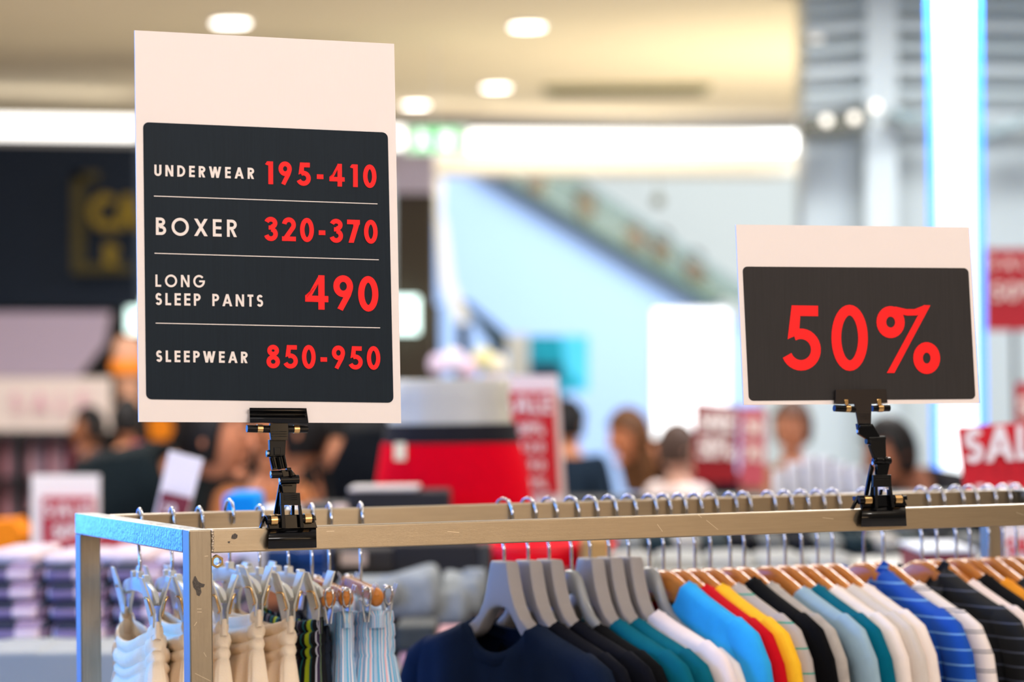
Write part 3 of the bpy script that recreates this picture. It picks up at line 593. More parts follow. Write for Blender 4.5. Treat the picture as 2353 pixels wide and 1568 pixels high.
# ================================================================== trousers on clip hangers
def aim(px, target, s=.118, z=-.1):
    """turn of a hanger (degrees) that brings its near end to a pixel column"""
    p = RW(bar_x(px), HB, 0); lo, hi = -25, 45
    for _ in range(30):
        m_ = (lo+hi)/2; a = YAW-math.pi/2+math.radians(m_)
        if proj(p+Vector((math.cos(a)*s, math.sin(a)*s, z)))[0] < target: lo = m_
        else: hi = m_
    return lo
def pants(root, m, L=.12, hw=.0130, z0=-.121, sag=.024, open_=.012, length=.62, flare=.034, pleat=26, seed=0, cx=0, cy=0, rolls=True, puff=1.0):
    FLAT = [(.010, .7), (.004, .7), (.0, .80), (-.002, .92), (-.012, .97), (-.0155, .91), (-.018, .98), (-.030, 1.02), (-.034, .95), (-.037, 1.0), (-.05, .99), (-.054, .93), (-.058, 1.0), (-.075, 1.1), (-.10, 1.25), (-.14, 1.42), (-.20, 1.6), (-.32, 1.75), (-length, 1.8)]
    rnd = random.Random(seed); a1, a2 = rnd.uniform(0, 6), rnd.uniform(0, 6)
    prof = [(.010, .45), (.004, .5), (.0, .62), (-.002, .80), (-.007, .88), (-.0115, .82), (-.0138, .70), (-.0146, .68), (-.0156, .80), (-.018, 1.0*puff), (-.024, 1.1*puff), (-.029, 1.04*puff), (-.0325, .84), (-.0335, .78), (-.0345, .88), (-.037, 1.0), (-.0405, 1.04), (-.044, .94), (-.0462, .82), (-.048, .92), (-.058, 1.08), (-.075, 1.25), (-.10, 1.5), (-.14, 1.8), (-.20, 2.1), (-.32, 2.3), (-length, 2.4)]
    if not rolls: prof = FLAT
    prof = [(-z if z > 0 else z, (k if z < -.052 or not rolls else 1+(k-1)*1.45)) for z, k in prof]
    M = 160; rows = []; uvs = []
    for idx, (z, k) in enumerate(prof):
        row = []; inner = idx < 2
        if inner: z = -.02 if idx == 0 else -.006; k = .5
        for j in range(M):
            w = 2*math.pi*j/M; c, s = math.cos(w), math.sin(w)
            x = L*math.copysign(abs(c)**.42, c); u = x/L; y = math.copysign(abs(s)**.62, s)
            fl = max(0, min(1, (-z-.045)/.25)); wy = hw*k+open_*(1-u*u)*(1 if z > -.05 else 1+fl)
            g = (1+(.035 if z > -.05 else .035+.15*fl)*math.sin(w*pleat*(1 if z > -.05 else .35)+a1+(0 if z > -.05 else z*6)))
            if rolls: au = abs(u); wy *= 1-.42*math.exp(-((au-.80)/.075)**2)*max(.25, min(1, 1.2-(-z-.05)*5))+.16*max(0, au-.88)/.12
            xx = x+math.copysign(hw*(k-1)*.9, c)*abs(c)**.5*(1 if z > -.05 else 1)
            row.append(Vector((cx+xx*(1+.05*fl)+.003*fl*math.sin(w*9+a2), cy+y*wy*g, z0+z-sag*(1-abs(u)**2.4)*(1-.6*fl))))
        rows.append(row)
    mb = MB(); mb.grid(rows, True)
    uv = []
    for r in rows:
        d = 0; acc = [0]
        for j in range(1, M): acc.append(acc[-1]+(rows[8][j]-rows[8][j-1]).length)
        uv += [(a, r[j].z) for j, a in enumerate(acc)]
    o = mb.build('waistband_and_legs', m, root, world=False, uvs=uv); return o
PEACH = mat('cream_peach_cotton', (250, 228, 198), .9, noise=.03, nscale=30, bump=.3, bscale=500, sss=.15)
def _uvs(name, bands, per): return stripes(name, bands, per, axis=0, uv=True, rough=.9)
DSTR = _uvs('dark_multi_stripe', [(0, (12, 12, 18)), (.24, (190, 190, 200)), (.27, (48, 34, 60)), (.42, (12, 14, 20)), (.52, (20, 110, 120)), (.60, (12, 14, 20)), (.72, (184, 204, 40)), (.84, (10, 90, 110))], .060)
LSTR = _uvs('light_blue_pink_stripe', [(0, (104, 180, 218)), (.12, (228, 230, 238)), (.18, (60, 150, 204)), (.25, (232, 226, 232)), (.34, (130, 196, 226)), (.46, (240, 180, 184)), (.52, (214, 226, 238)), (.60, (76, 160, 208)), (.72, (236, 230, 234)), (.80, (120, 190, 222)), (.92, (240, 214, 218))], .021)
PROT = {}
def copy_parts(src, r):
    for n, o in src:
        c = o.copy(); c.name = n; COL.objects.link(c); c.parent = r
        for n2, o2 in PROT.get(o.name, ()):
            d = o2.copy(); d.name = n2; COL.objects.link(d); d.parent = c
def clip_parts(x, sg):
    """a milky clip near the end of the plastic bar: two leaves in a V, steel wire spring"""
    m = MB()
    for q in (1, -1):
        vs = [Vector((x-.012, q*.0155, -.070)), Vector((x+.012, q*.0155, -.070)), Vector((x+.013, q*.0025, -.108)), Vector((x+.010, q*.003, -.128)), Vector((x-.010, q*.003, -.128)), Vector((x-.013, q*.0025, -.108))]
        o = Vector((0, q*.0022, 0)); k = 6; m.add(vs+[v+o for v in vs], [tuple(range(k)), tuple(range(2*k-1, k-1, -1))]+[(i, (i+1) % k, (i+1) % k+k, i+k) for i in range(k)])
    m.box((x, 0, -.1), (.016, .007, .006))
    e = x+sg*.0135
    w = MB().tube([(x-sg*.004, .013, -.094), (e, .0125, -.093), (e+sg*.001, .011, -.094), (e+sg*.001, .0085, -.100), (e+sg*.001, .0065, -.110), (e, .0060, -.1145), (x+sg*.002, .0055, -.1145)], .0015, 6)
    w.tube([(x-sg*.004, -.013, -.094), (e, -.0125, -.093), (e+sg*.001, -.011, -.095), (e+sg*.001, -.0065, -.112), (x+sg*.002, -.0055, -.1145)], .0014, 6)
    return m, w
def milky_proto():
    if 'm' in KINDS: return KINDS['m']
    L = []; top = [(0, -.0765), (.05, -.0785), (.1, -.085), (.13, -.092)]; bot = [(0, -.094), (.05, -.096), (.1, -.101), (.13, -.106)]
    b = body_loft(top, bot, .0075, .128, 6)
    for s in (-.045, .0, .045): b.bbox((s-.007, -.004, interp(top, s)-.004), (s+.007, .004, interp(top, s)+.007), .0015)
    L.append(('hook', MB().tube(hook_path(-.080), .0019, 8).build('hook_proto', CHROME, None)))
    L.append(('body', b.build('body_proto', MILK, None)))
    for x, sg in ((.112, 1), (-.112, -1)):
        m, w = clip_parts(x, sg); c = m.build('clip_proto', MILK, None); ww = w.build('spring_proto', GOLD, None); L.append(('clip', c)); PROT[c.name] = [('spring_wire', ww)]; COL.objects.unlink(ww)
    for _, o in L: COL.objects.unlink(o)
    KINDS['m'] = L; return L
ml = 'milky plastic clip hanger holding the '
rows_ = [(322, 363, 'cream trousers with the deeply sagging waistband', PEACH, .030, .016), (396, 437, 'cream trousers behind the front corner post', PEACH, .01, .004), (459, 517, 'cream trousers just beside the front corner post', PEACH, .02, .006),
         (528, 597, 'narrow cream trousers with the highest clip', PEACH, .014, .004), (597, 670, 'cream trousers beside the dark striped ones', PEACH, .018, .006), (663, 740, 'dark trousers with lime, teal and purple stripes', DSTR, .01, .002)]
for i, (px, tgt, what, m, sag, op) in enumerate(rows_):
    dy = aim(px, tgt-4); print('AIM', px, dy)
    r = hang_root('clip_hanger', ml+what, 'hanger', px, dy, 'milky clip hangers'); copy_parts(milky_proto(), r)
    z = (-.121, -.121, -.121, -.112, -.121, -.124)[i]
    if i == 3: r.location.z += .008
    t = hang_root('pyjama_trousers', what[0:]+' gathered in a clip' if i else 'cream trousers with the deeply sagging waistband beside the rear post', 'trousers', px, dy, 'trousers on the rack')
    pants(t, m, L=.118, hw=.0125 if i != 5 else .0105, z0=z, sag=sag, open_=op, seed=i, pleat=60 if i != 5 else 20, flare=.03)
# wooden clip hangers with boxer shorts
WT = [(0, -.092), (.14, -.092)]; WB = [(0, -.109), (.14, -.109)]
def metal_clip(x, y, sg):
    m = MB()
    for q in (1, -1):
        for (x0, x1) in ((-.011, -.006), (.006, .011)):
            vs = [(x+x0, y+q*.012, -.088), (x+x1, y+q*.012, -.088), (x+x1, y+q*.003, -.116), (x+x0, y+q*.003, -.116)]; m.prism([Vector(v) for v in vs], (0, .35, .2), .0012)
        m.prism([Vector(v) for v in ((x-.012, y+q*.0055, -.106), (x+.012, y+q*.0055, -.106), (x+.014, y+q*.002, -.132), (x-.014, y+q*.002, -.132))], (0, 1, 0), .0012)
    m.tube([(x-.012, y, -.092), (x+.0135, y, -.092)], .0022, 8)
    w = MB().tube([(x+.0135, y, -.090), (x+.0150, y+.004, -.092), (x+.0150, y+.005, -.100), (x+.0150, y+.003, -.110), (x+.0140, y, -.113), (x+.0150, y-.003, -.110), (x+.0150, y-.005, -.100), (x+.0150, y-.004, -.092), (x+.0135, y, -.090)], .0014, 6)
    return m, w
SATIN = mat('satin_steel_clip', (205, 200, 194), .3, 1)
def wood_clip_hanger(px, dy, label, ends):
    r = hang_root('wooden_clip_hanger', label, 'hanger', px, dy, 'wooden clip hangers')
    MB().tube(hook_path(-.094), .0019, 8).build('hook', CHROME, r, world=False)
    b = body_loft(WT, WB, .011, .135, 7); b.build('body', WOOD, r, world=False)
    for x in (.125, -.125): MB().ball((x, 0, -.103), (.010, .0095, .0115), 14, 9).build('cork', mat('cork_amber', (196, 120, 44), .3, coat=.3), r, world=False)
    for x, y in ends:
        m, w = metal_clip(x, y, 1); c = m.build('clip', SATIN, r, world=False); w.build('spring_wire', CHROME, c, world=False)
    return r
wood_clip_hanger(717, aim(717, 752), 'wooden clip hanger hidden behind the dark striped trousers', [(.118, 0), (-.118, 0)])
wood_clip_hanger(757, aim(757, 792), 'wooden clip hanger holding the narrow pair of striped boxers', [(.118, 0), (-.118, 0)])
wood_clip_hanger(829, aim(829, 862), 'wooden clip hanger holding the wide pair of striped boxers', [(.122, -.013), (.105, .016), (-.118, 0)])
t = hang_root('boxer_shorts', 'dark plain boxer shorts between the striped trousers and light blue boxers', 'shorts', 717, aim(717, 752), 'boxers on the rack'); pants(t, cloth('dark_slate_cotton', (34, 40, 52)), L=.11, hw=.008, z0=-.135, sag=.01, open_=.003, length=.4, seed=11)
t = hang_root('boxer_shorts', 'narrow bunched pair of light blue and pink striped boxers', 'shorts', 757, aim(757, 792), 'boxers on the rack'); pants(t, LSTR, L=.125, hw=.0150, z0=-.118, sag=.006, open_=.002, length=.4, seed=12, pleat=50, rolls=False)
t = hang_root('boxer_shorts', 'wide pair of light blue and pink striped boxers at the end of the bottoms', 'shorts', 829, aim(829, 862), 'boxers on the rack'); pants(t, LSTR, L=.125, hw=.0275, z0=-.119, sag=.004, open_=.004, length=.4, seed=13, pleat=60, rolls=False)
# ================================================================== shop shell
CEIL = 3.45
WALLP = mat('cream_wall', (232, 224, 208), .8); FLOORM = mat('polished_floor_tile', (196, 188, 178), .25, noise=.06, nscale=3)
def struct(name, mb, m, label=None):
    o = mb.build(name, m); o['kind'] = 'structure'
    if label: o['label'] = label
    return o
struct('floor', MB().box((0, 12, -.06), (34, 52, .12)), FLOORM, 'pale polished shop floor')
Yb = 19.6
ORD = ['first', 'second', 'third', 'fourth', 'fifth', 'sixth', 'seventh', 'eighth', 'ninth', 'tenth', 'eleventh', 'twelfth', 'thirteenth', 'fourteenth', 'fifteenth', 'sixteenth', 'seventeenth']
def post(r, px, y0, Z, w=.02, name='post', dz=.03):
    p = P(px, y0, Z); MB().box((p.x, p.y+dz, p.z/2), (w, w, p.z)).build(name, mat('dark_post', (40, 40, 42), .5), r)
xr = P(1845, 100, 14).x; xr2 = P(1850, 300, Yb).x
m = MB(); m.prism([Vector((-12, -7, CEIL+.1)), Vector((4.2, -7, CEIL+.1)), Vector((4.2, 11.6, CEIL+.1)), Vector((1.55, 13.0, CEIL+.1)), Vector((xr2, Yb, CEIL+.1)), Vector((-12, Yb-1.8, CEIL+.1))], (0, 0, 1), .2)
struct('ceiling', m, mat('ceiling_paint', (226, 212, 186), .85, noise=.03, nscale=.6), 'plain painted suspended ceiling with round downlights')
# light valance: two long lit troughs at the ceiling edge, and the soffit beam under it
GLOW = mat('lit_white_diffuser', (255, 252, 248), .5, emit=2.6)
def seg(name, x0, y0, x1, y1, h, Za, Zb, dep, m, par=None, top_fixed=False):
    """horizontal beam between two pixels (top edge), real height h metres"""
    a = P(x0, y0, Za); b = P(x1, y1, Zb); b.z = b.z; d = Vector((b.x-a.x, b.y-a.y, 0)).normalized(); n = Vector((d.y, -d.x, 0))
    if n.y > 0: n = -n
    q = MB(); vs = [a, b, b-UP*h, a-UP*h]; q.add(vs+[v-n*dep for v in vs], [(0, 1, 2, 3), (7, 6, 5, 4), (0, 4, 5, 1), (3, 2, 6, 7), (0, 3, 7, 4), (1, 5, 6, 2)]); return q.build(name, m, par)
o = seg('trim_1', -160, 262, 320, 270, .125, 17.0, 17.6, .1, GLOW); o['kind'] = 'structure'; o['label'] = 'long bright light trough along the ceiling edge above the navy shopfront'
o = seg('trim_2', 1090, 300, 1850, 306, .13, 18.6, 19.9, .1, GLOW); o['kind'] = 'structure'; o['label'] = 'long bright light trough along the ceiling edge above the escalator'
o = seg('trim_3', 905, 292, 1060, 296, .12, 18.2, 18.5, .1, GLOW); o['kind'] = 'structure'; o['label'] = 'short bright light trough behind the green exit sign'
o = seg('beam', 900, 355, 1860, 362, .11, 18.6, 20.0, .5, mat('cream_beam', (240, 232, 216), .7)); o['kind'] = 'structure'; o['label'] = 'cream edge beam below the light trough'
for i, (px, py, Z, w) in enumerate(((530, 46, 14.1, .095), (1212, 62, 14.4, .088), (1140, 204, 17.3, .085), (955, 252, 18.3, .085), (1876, 88, 12.93, .03))):
    c = P(px, py, Z); c.z = CEIL-.012 if i < 4 else c.z
    r = thing('downlight', ('largest round downlight, above the tall price sign', 'round downlight nearest the top edge, above the gap between signs', 'round downlight lower in the middle of the ceiling', 'small round downlight just beside the tall price sign', 'tiny round downlight near the glazed column')[i], 'light', tuple(c), 0, 'ceiling downlights')
    k = c.copy(); MB().tube([k+UP*.012, k-UP*.004], [w*1.06, w*1.06], 24).build('rim', mat('white_rim', (235, 230, 222), .4), r); MB().tube([k-UP*.002, k-UP*.010], w*.92, 24).build('lens', mat('downlight_glow', (255, 248, 240), .5, emit=7) if i < 4 else mat('soft_spot', (240, 236, 224), .4, emit=1.1), r)
r = thing('ceiling_grille', 'grey ceiling air grille between the downlights and the column', 'vent', tuple(P(1440, 238, 17.6)))
c = P(1440, 238, 17.6); c.z = CEIL-.01; MB().box(c, (1.0, .5, .02)).build('frame', mat('grille_grey', (150, 146, 110), .6), r)
for i in range(5): MB().box(c+Vector((0, -.2+i*.1, -.012)), (.92, .02, .01)).build('slat', mat('grille_dark', (104, 100, 84), .6), r)
# generic slab helper: front face given by pixels at depth Z, real thickness behind
def slab(name, pts, Z, t, m, par=None, rnd=0):
    q = P(pts[0][0], pts[0][1], Z); n = Vector((0, -1, 0)); vs = [Ppl(x, y, q, n) for x, y in pts]
    return MB().prism([v-n*t/2 for v in vs], n, t).build(name, m, par, angle=30)
def rect(x0, y0, x1, y1): return [(x0, y0), (x1, y0), (x1, y1), (x0, y1)]
def single(name, label, cat, pts, Z, t, m, group=None):
    o = slab(name, pts, Z, t, m); c = sum((v.co for v in o.data.vertices), Vector())/len(o.data.vertices); base(o, c); return tag(o, label, cat, group)
def setpiece(name, pts, Z, t, m, label=None):
    o = slab(name, pts, Z, t, m); o['kind'] = 'structure'
    if label: o['label'] = label
    return o
# navy shopfront at the back left with yellow emblem
sf = thing('shop_fascia', 'dark navy shop fascia with a blurred yellow bracket emblem', 'shopfront', tuple(P(100, 700, 16)))
slab('panel', [(-700, 318), (315, 334), (315, 705), (-700, 712)], 16.6, .3, mat('navy_fascia', (22, 36, 56), .55), sf)
YE = mat('yellow_emblem', (150, 128, 40), .6)
for pts in (rect(165, 395, 192, 625), rect(165, 395, 225, 415), rect(165, 605, 300, 628)): slab('bracket', pts, 16.25, .04, mat('dull_yellow_emblem', (88, 80, 44), .6), sf)
def far_text(par, txt, x0, y0, x1, y1, cap, t, m, Z, yaw=0):
    q = P((x0+x1)/2, y0, Z); n = Vector((math.sin(yaw), -math.cos(yaw), 0)); return text(par, txt, (x0, y0), (x1, y1), cap, t, m, q, n, off=.006)
far_text(sf, 'CA', 205, 528, 330, 530, 82, .26, YE, 16.1); far_text(sf, 'R', 240, 612, 282, 612, 52, .3, YE, 16.1)
single('lavender_wall_panel', 'pale lavender lit wall panel under the navy fascia', 'wall panel', [(-500, 716), (250, 718), (236, 790), (176, 866), (-500, 866)], 15.2, .1, mat('lavender', (196, 180, 204), .7))
setpiece('wall_back', rect(-700, 700, 1010, 1400), 17.2, .2, mat('dark_back_wall', (30, 28, 32), .8), 'dark back wall of the shop')
setpiece('wall_left', [(-1500, -400), (-690, -200), (-690, 1600), (-1500, 1700)], 14, .2, mat('dark_side_wall', (70, 62, 58), .8))
bs = thing('shop_board', 'long white shop board with faint pink lettering above the shelf at far left', 'sign', tuple(P(120, 990, 14)))
slab('board', rect(-300, 868, 252, 990), 14, .06, mat('warm_white_board', (232, 216, 208), .7), bs); far_text(bs, 'SALE', 25, 948, 205, 948, 46, .16, mat('faint_pink', (226, 170, 186), .7), 13.95)
sh = thing('clothes_shelf', 'dark wall rail of pink and red garments at far left', 'shelf', tuple(P(80, 1200, 13.6)))
slab('frame', rect(-300, 992, 190, 1006), 13.4, .3, mat('dark_frame', (26, 26, 30), .6), sh); slab('frame', rect(-300, 1098, 190, 1108), 13.4, .3, mat('dark_frame', (26, 26, 30), .6), sh)
slab('frame', rect(33, 1004, 46, 1190), 13.35, .2, mat('dark_frame', (26, 26, 30), .6), sh)
for k, x in enumerate(range(4, 188, 21)):
    c = [(176, 120, 128), (150, 130, 142), (120, 40, 54), (190, 150, 158), (104, 96, 112)][k % 5]
    for y0, y1, rw in ((1008, 1096, 'upper'), (1110, 1192, 'lower')):
        o = slab('hung_garment', [(x+3, y0), (x+14, y0), (x+16, y1), (x, y1)], 13.5, .16, cloth('far_cloth_%d' % (k % 5), c)); base(o, P(x+8, y0, 13.5)); tag(o, '%s garment, %s from the outer edge, %s row of dark wall rail' % (('pink', 'mauve', 'wine red', 'pale pink', 'grey')[k % 5], ORD[k], rw), 'garment', 'garments on the far wall rail')
# bright lamp boxes beside the tall sign
LB = mat('lamp_box_glow', (225, 255, 250), .5, emit=2.4)
for x0, x1, lb in ((292, 330, 'bright white lamp box showing at the near-left edge of the tall sign'), (880, 960, 'bright white lamp box showing between the tall sign and brown column')):
    single('lamp_box', lb.replace('near-left', 'left'), 'light', rect(x0, 682, x1, 765), 17.07 if x0 < 400 else 15.37, .12, LB, 'lamp boxes on the back wall')
setpiece('column', rect(905, 440, 996, 1100), 15.5, .5, mat('brown_column', (58, 50, 40), .7), 'dark brown square column beside the tall price sign')
setpiece('lintel', rect(900, 345, 996, 442), 15.4, .5, mat('lilac_lintel', (176, 166, 186), .7), 'lilac lintel on top of the dark column')
# exit sign
ex = thing('exit_sign', 'green and white hanging exit sign under the ceiling edge', 'sign', tuple(P(1005, 318, 15)))
slab('housing', rect(928, 292, 1076, 350), 15.05, .08, mat('exit_case', (220, 235, 222), .5, emit=.55), ex)
EG = mat('exit_green', (70, 190, 110), .5, emit=.8); EWH = mat('exit_white', (240, 255, 246), .5, emit=1.6)
slab('panel', rect(946, 297, 1052, 345), 14.99, .03, EG, ex)
slab('pictogram', [(958, 302), (972, 300), (985, 312), (980, 322), (992, 342), (982, 343), (970, 328), (960, 342), (952, 340), (962, 320)], 14.95, .02, EWH, ex)
slab('pictogram', rect(1010, 303, 1040, 340), 14.95, .02, EWH, ex); slab('hanger_rod', rect(1000, 70, 1004, 293), 15.03, .02, mat('white_rim', (235, 230, 222), .4), ex)
# atrium beyond
AW = mat('atrium_wall_white', (226, 232, 230), .8); setpiece('wall_atrium', rect(850, 300, 2100, 1400), 29, .3, AW, 'pale atrium wall behind the escalator')
es = thing('escalator', 'long escalator descending across the atrium with pale blue flank', 'escalator', tuple(P(1300, 900, 25)))
slab('flank', [(985, 330), (1100, 380), (1170, 420), (1640, 692), (1745, 780), (1745, 1334), (985, 1334)], 25, .8, mat('pale_blue_flank', (168, 196, 242), .5), es)
slab('steps', [(985, 640), (1745, 1120), (1745, 1320), (985, 1320)], 25.85, 1.2, mat('step_grey', (90, 92, 94), .6), es)
slab('base_strip', [(1110, 382), (1150, 396), (1655, 686), (1640, 700)], 24.7, .5, mat('escalator_green_grey', (92, 112, 96), .6), es)
slab('handrail', [(1290, 392), (1308, 392), (1775, 700), (1770, 714)], 24.6, .12, mat('escalator_handrail', (120, 136, 134), .5), es)
GL = mat('escalator_glass', (200, 216, 206), .08, trans=.85); slab('glass_balustrade', [(1160, 396), (1300, 396), (1765, 706), (1660, 690)], 24.9, .02, GL, es)
for k in range(5):
    x = 1250+k*92; y = 440+k*55; slab('balustrade_post', rect(x, y-46, x+7, y+6), 24.75, .06, mat('escalator_post', (150, 150, 120), .5), es)
c = P(1512, 462, 22); al = thing('atrium_lamp', 'small dark round fixture hanging before the pale atrium wall', 'light', tuple(c)); OL = mat('dark_olive', (70, 62, 30), .6)
MB().ball(c, .045, 20, 12).build('globe', OL, al); MB().tube([c+UP*.04, Vector((c.x, c.y, 6.0))], .004, 6).build('cable', OL, al)
struct('ceiling_atrium', MB().box((2, 25, 6.05), (14, 8, .1)), mat('cream_wall', (232, 224, 208), .8), 'high ceiling over the escalator')
PP = mat('pale_beige_post', (214, 200, 178), .6)
bp = thing('beige_strut', 'bent pale beige strut descending beside the dark column', 'strut', tuple(P(1050, 760, 22)))
slab('upper_piece', [(1002, 395), (1018, 395), (1016, 500), (1004, 500)], 22, .2, PP, bp); slab('lower_piece', [(1004, 500), (1022, 500), (1040, 640), (1078, 740), (1052, 744), (1016, 650)], 22, .2, PP, bp); post(bp, 1064, 742, 22, .1)
lr = thing('lower_handrail', 'dark blue-grey sloping handrail low beside the beige strut', 'handrail', tuple(P(1100, 800, 20)))
slab('rail', [(1058, 690), (1076, 692), (1164, 766), (1164, 812), (1130, 800)], 20, .3, mat('slate_rail', (62, 84, 104), .6), lr); post(lr, 1140, 798, 20, .08)
single('grey_pillar', 'short warm grey pillar beside the teal poster', 'pillar', rect(1164, 768, 1218, 870), 21, .4, mat('warm_grey', (176, 170, 160), .7))
tp = thing('poster', 'blue and teal poster with a dark silhouette below the escalator', 'poster', tuple(P(1300, 900, 17)))
slab('sheet', rect(1215, 772, 1352, 900), 17, .03, mat('cyan_poster_glow', (70, 186, 232), .5, emit=.25), tp); slab('print', [(1222, 775), (1290, 775), (1300, 850), (1340, 890), (1310, 900), (1280, 870), (1225, 862)], 16.96, .02, mat('teal_print', (10, 150, 190), .5), tp)  # sheet given a faint glow of its own, though it is no lamp
slab('print', rect(1218, 838, 1290, 872), 16.93, .02, mat('deep_navy', (14, 40, 66), .6), tp); post(tp, 1284, 899, 17, .06)
lbx = thing('light_box', 'tall blank white glowing light box left of the 50% sign'.replace('left of', 'beside'), 'light box', tuple(P(1585, 1050, 14)))
slab('casing', rect(1500, 708, 1676, 1052), 14.1, .14, mat('light_casing', (220, 226, 230), .4), lbx); slab('panel', rect(1504, 713, 1672, 1046), 14.0, .04, mat('light_box_glow', (250, 252, 255), .5, emit=1.9), lbx); post(lbx, 1520, 1050, 14.1, .06, 'leg'); post(lbx, 1655, 1050, 14.1, .06, 'leg')
FL = mat('pale_petal', (224, 206, 196), .8)
for k, (x, y, r_, c) in enumerate(((1010, 838, .045, (206, 190, 216)), (1045, 828, .05, (222, 214, 236)), (1078, 846, .045, (214, 186, 206)), (1112, 826, .05, (206, 200, 150)), (1140, 840, .045, (224, 214, 190)))):
    p = P(x, y, 12); o = thing('fabric_flower', '', 'flower', (p.x, p.y, 0)); MB().ball(p, r_, 16, 10, fn=lambda d: 1+.15*math.sin(d.x*9)*math.cos(d.z*8)).build('petals', mat('petal_%d' % k, c, .8), o); MB().tube([Vector((p.x, p.y, 0)), p], .006, 6).build('stem', mat('stem_green', (60, 90, 50), .7), o); tag(o, ('lilac', 'pale lavender', 'dusty pink', 'olive yellow', 'cream')[k]+' round flower head above the mannequin torso', 'flower', 'flowers above the mannequin')
# glazed white column and LED strip at the right
wc = setpiece('wall_right', [(1848, -80), (4600, -80), (4600, 1760), (1848, 1760)], 13.2, .4, mat('glazed_white_panel', (184, 198, 204), .3), 'pale glazed column and wall at the right')
BAND = mat('glazed_band', (172, 188, 194), .35); BAND2 = mat('glazed_band_light', (192, 206, 212), .35)
for k in range(7):
    y = -40+k*42+(k*k)*1.2
    o = slab('panel', [(1850, y+18-k*2), (1990, y), (2480, y+6), (2480, y+24), (1990, y+20), (1850, y+36-k*2)], 12.95-.01*k, .06, BAND if k % 2 else BAND2, wc)
o = slab('panel', rect(1990, -80, 2062, 1700), 12.9, .04, BAND2, wc)
cb = thing('curved_beam', 'dark curved gallery beam with two small spot lamps on the pale column', 'beam', tuple(P(2000, 290, 12.6)))
slab('beam', [(1848, 268), (1900, 262), (1985, 246), (2000, 256), (1998, 290), (1930, 306), (1848, 312)], 12.6, .2, mat('olive_grey_beam', (84, 86, 78), .6), cb)
slab('beam', [(2048, 250), (2090, 256), (2150, 268), (2152, 280), (2090, 278), (2048, 266)], 12.6, .2, mat('slate_beam', (136, 156, 162), .6), cb)
slab('beam', [(2262, 296), (2360, 262), (2360, 284), (2262, 318)], 12.6, .2, mat('slate_beam', (136, 156, 162), .6), cb)
for x, y in ((1899, 278), (1963, 272), (2012, 246)): MB().ball(P(x, y, 12.4), .022, 12, 8).build('spot_lamp', mat('soft_spot', (240, 236, 224), .4, emit=1.1), cb)
led = thing('led_column', 'tall white LED light strip with a glowing blue halo behind the 50% sign', 'light', tuple(P(2200, 1120, 11)))
slab('casing', [(2140, -40), (2252, -40), (2268, 1140), (2154, 1140)], 11.1, .12, mat('led_blue_halo', (40, 140, 255), .5, emit=1.1), led)  # blue halo around the strip, put in as a wider glowing slab
slab('diffuser', [(2158, -40), (2230, -40), (2246, 1130), (2170, 1130)], 11.0, .06, mat('led_white', (240, 250, 255), .5, emit=1.9), led)
# ================================================================== sale signs in the shop
SRED = mat('sale_red', (196, 24, 38), .6); SWH = mat('sale_white', (238, 228, 224), .6)
def sale_board(label, board, panel, Z, texts, yaw=0, bm=None, pm=None):
    r = thing('sale_sign', label, 'sign', tuple(P(board[3][0], board[3][1], Z)))
    slab('board', board, Z, .012, bm or SWH, r)
    if panel: slab('panel', panel, Z-.012, .006, pm or SRED, r)
    if Z > 6.8: post(r, (board[2][0]+board[3][0])/2, max(board[2][1], board[3][1])-2, Z+.01, .015)
    for tx, x0, y0, x1, y1, cap, t in texts:
        q = P((x0+x1)/2, y0, Z-.022); text(r, tx, (x0, y0), (x1, y1), cap, t, SWH, q, Vector((0, -1, 0)), off=.002)
    return r
sale_board('white framed red sale list sign standing behind the red mannequin boxers', [(1105, 862), (1282, 862), (1302, 1172), (1120, 1172)], [(1150, 900), (1272, 900), (1286, 1135), (1150, 1135)], 7.0,
  [('SALE', 1155, 950, 1268, 950, 42, .2), ('50%', 1190, 998, 1250, 998, 26, .2), ('320', 1190, 1040, 1250, 1040, 24, .2), ('490', 1192, 1082, 1252, 1082, 24, .2), ('70%', 1194, 1124, 1256, 1124, 24, .2)])
sale_board('white and rose sale sign low behind the corner of the rack', [(72, 1092), (228, 1092), (228, 1300), (72, 1300)], [(96, 1142), (216, 1142), (216, 1300), (96, 1300)], 7.4,
  [('SALE', 104, 1188, 208, 1188, 34, .2), ('50%', 120, 1240, 200, 1240, 34, .2)], pm=mat('rose_red', (176, 40, 58), .6))
sale_board('tilted white card with a small dark and red print beside the woman in black', [(388, 1036), (466, 1056), (424, 1212), (352, 1196)], [(372, 1130), (440, 1146), (424, 1200), (360, 1192)], 5.6, [('50', 376, 1178, 404, 1180, 20, .2)], pm=mat('dark_wine', (110, 40, 50), .6))
sale_board('bright red sale sign half cut off at the edge of view behind the rack', [(2200, 982), (2440, 965), (2440, 1150), (2222, 1158)], None, 5.6, [('SALE', 2216, 1066, 2420, 1052, 80, .2), ('50%', 2240, 1150, 2420, 1148, 36, .2)], bm=SRED)
sale_board('far red sale sign above the slanting one at the edge of view', [(2266, 572), (2400, 572), (2400, 760), (2266, 760)], None, 10.4, [('SALE', 2276, 618, 2390, 618, 26, .2), ('50%', 2280, 690, 2390, 690, 40, .18)], bm=mat('far_red', (170, 34, 46), .6))
sale_board('red paper edge between the two red sale signs at the edge of view', [(2336, 880), (2420, 880), (2420, 990), (2336, 990)], None, 9.6, [('S', 2342, 960, 2372, 960, 50, .2)], bm=mat('far_red', (170, 34, 46), .6))
sale_board('dark red sale sign hanging in front of the glowing light box', [(1596, 925), (1700, 935), (1692, 1110), (1594, 1108)], None, 9.8, [('SALE', 1604, 990, 1690, 992, 44, .2), ('50%', 1604, 1052, 1688, 1052, 44, .2)], bm=mat('dark_red', (132, 10, 20), .6))
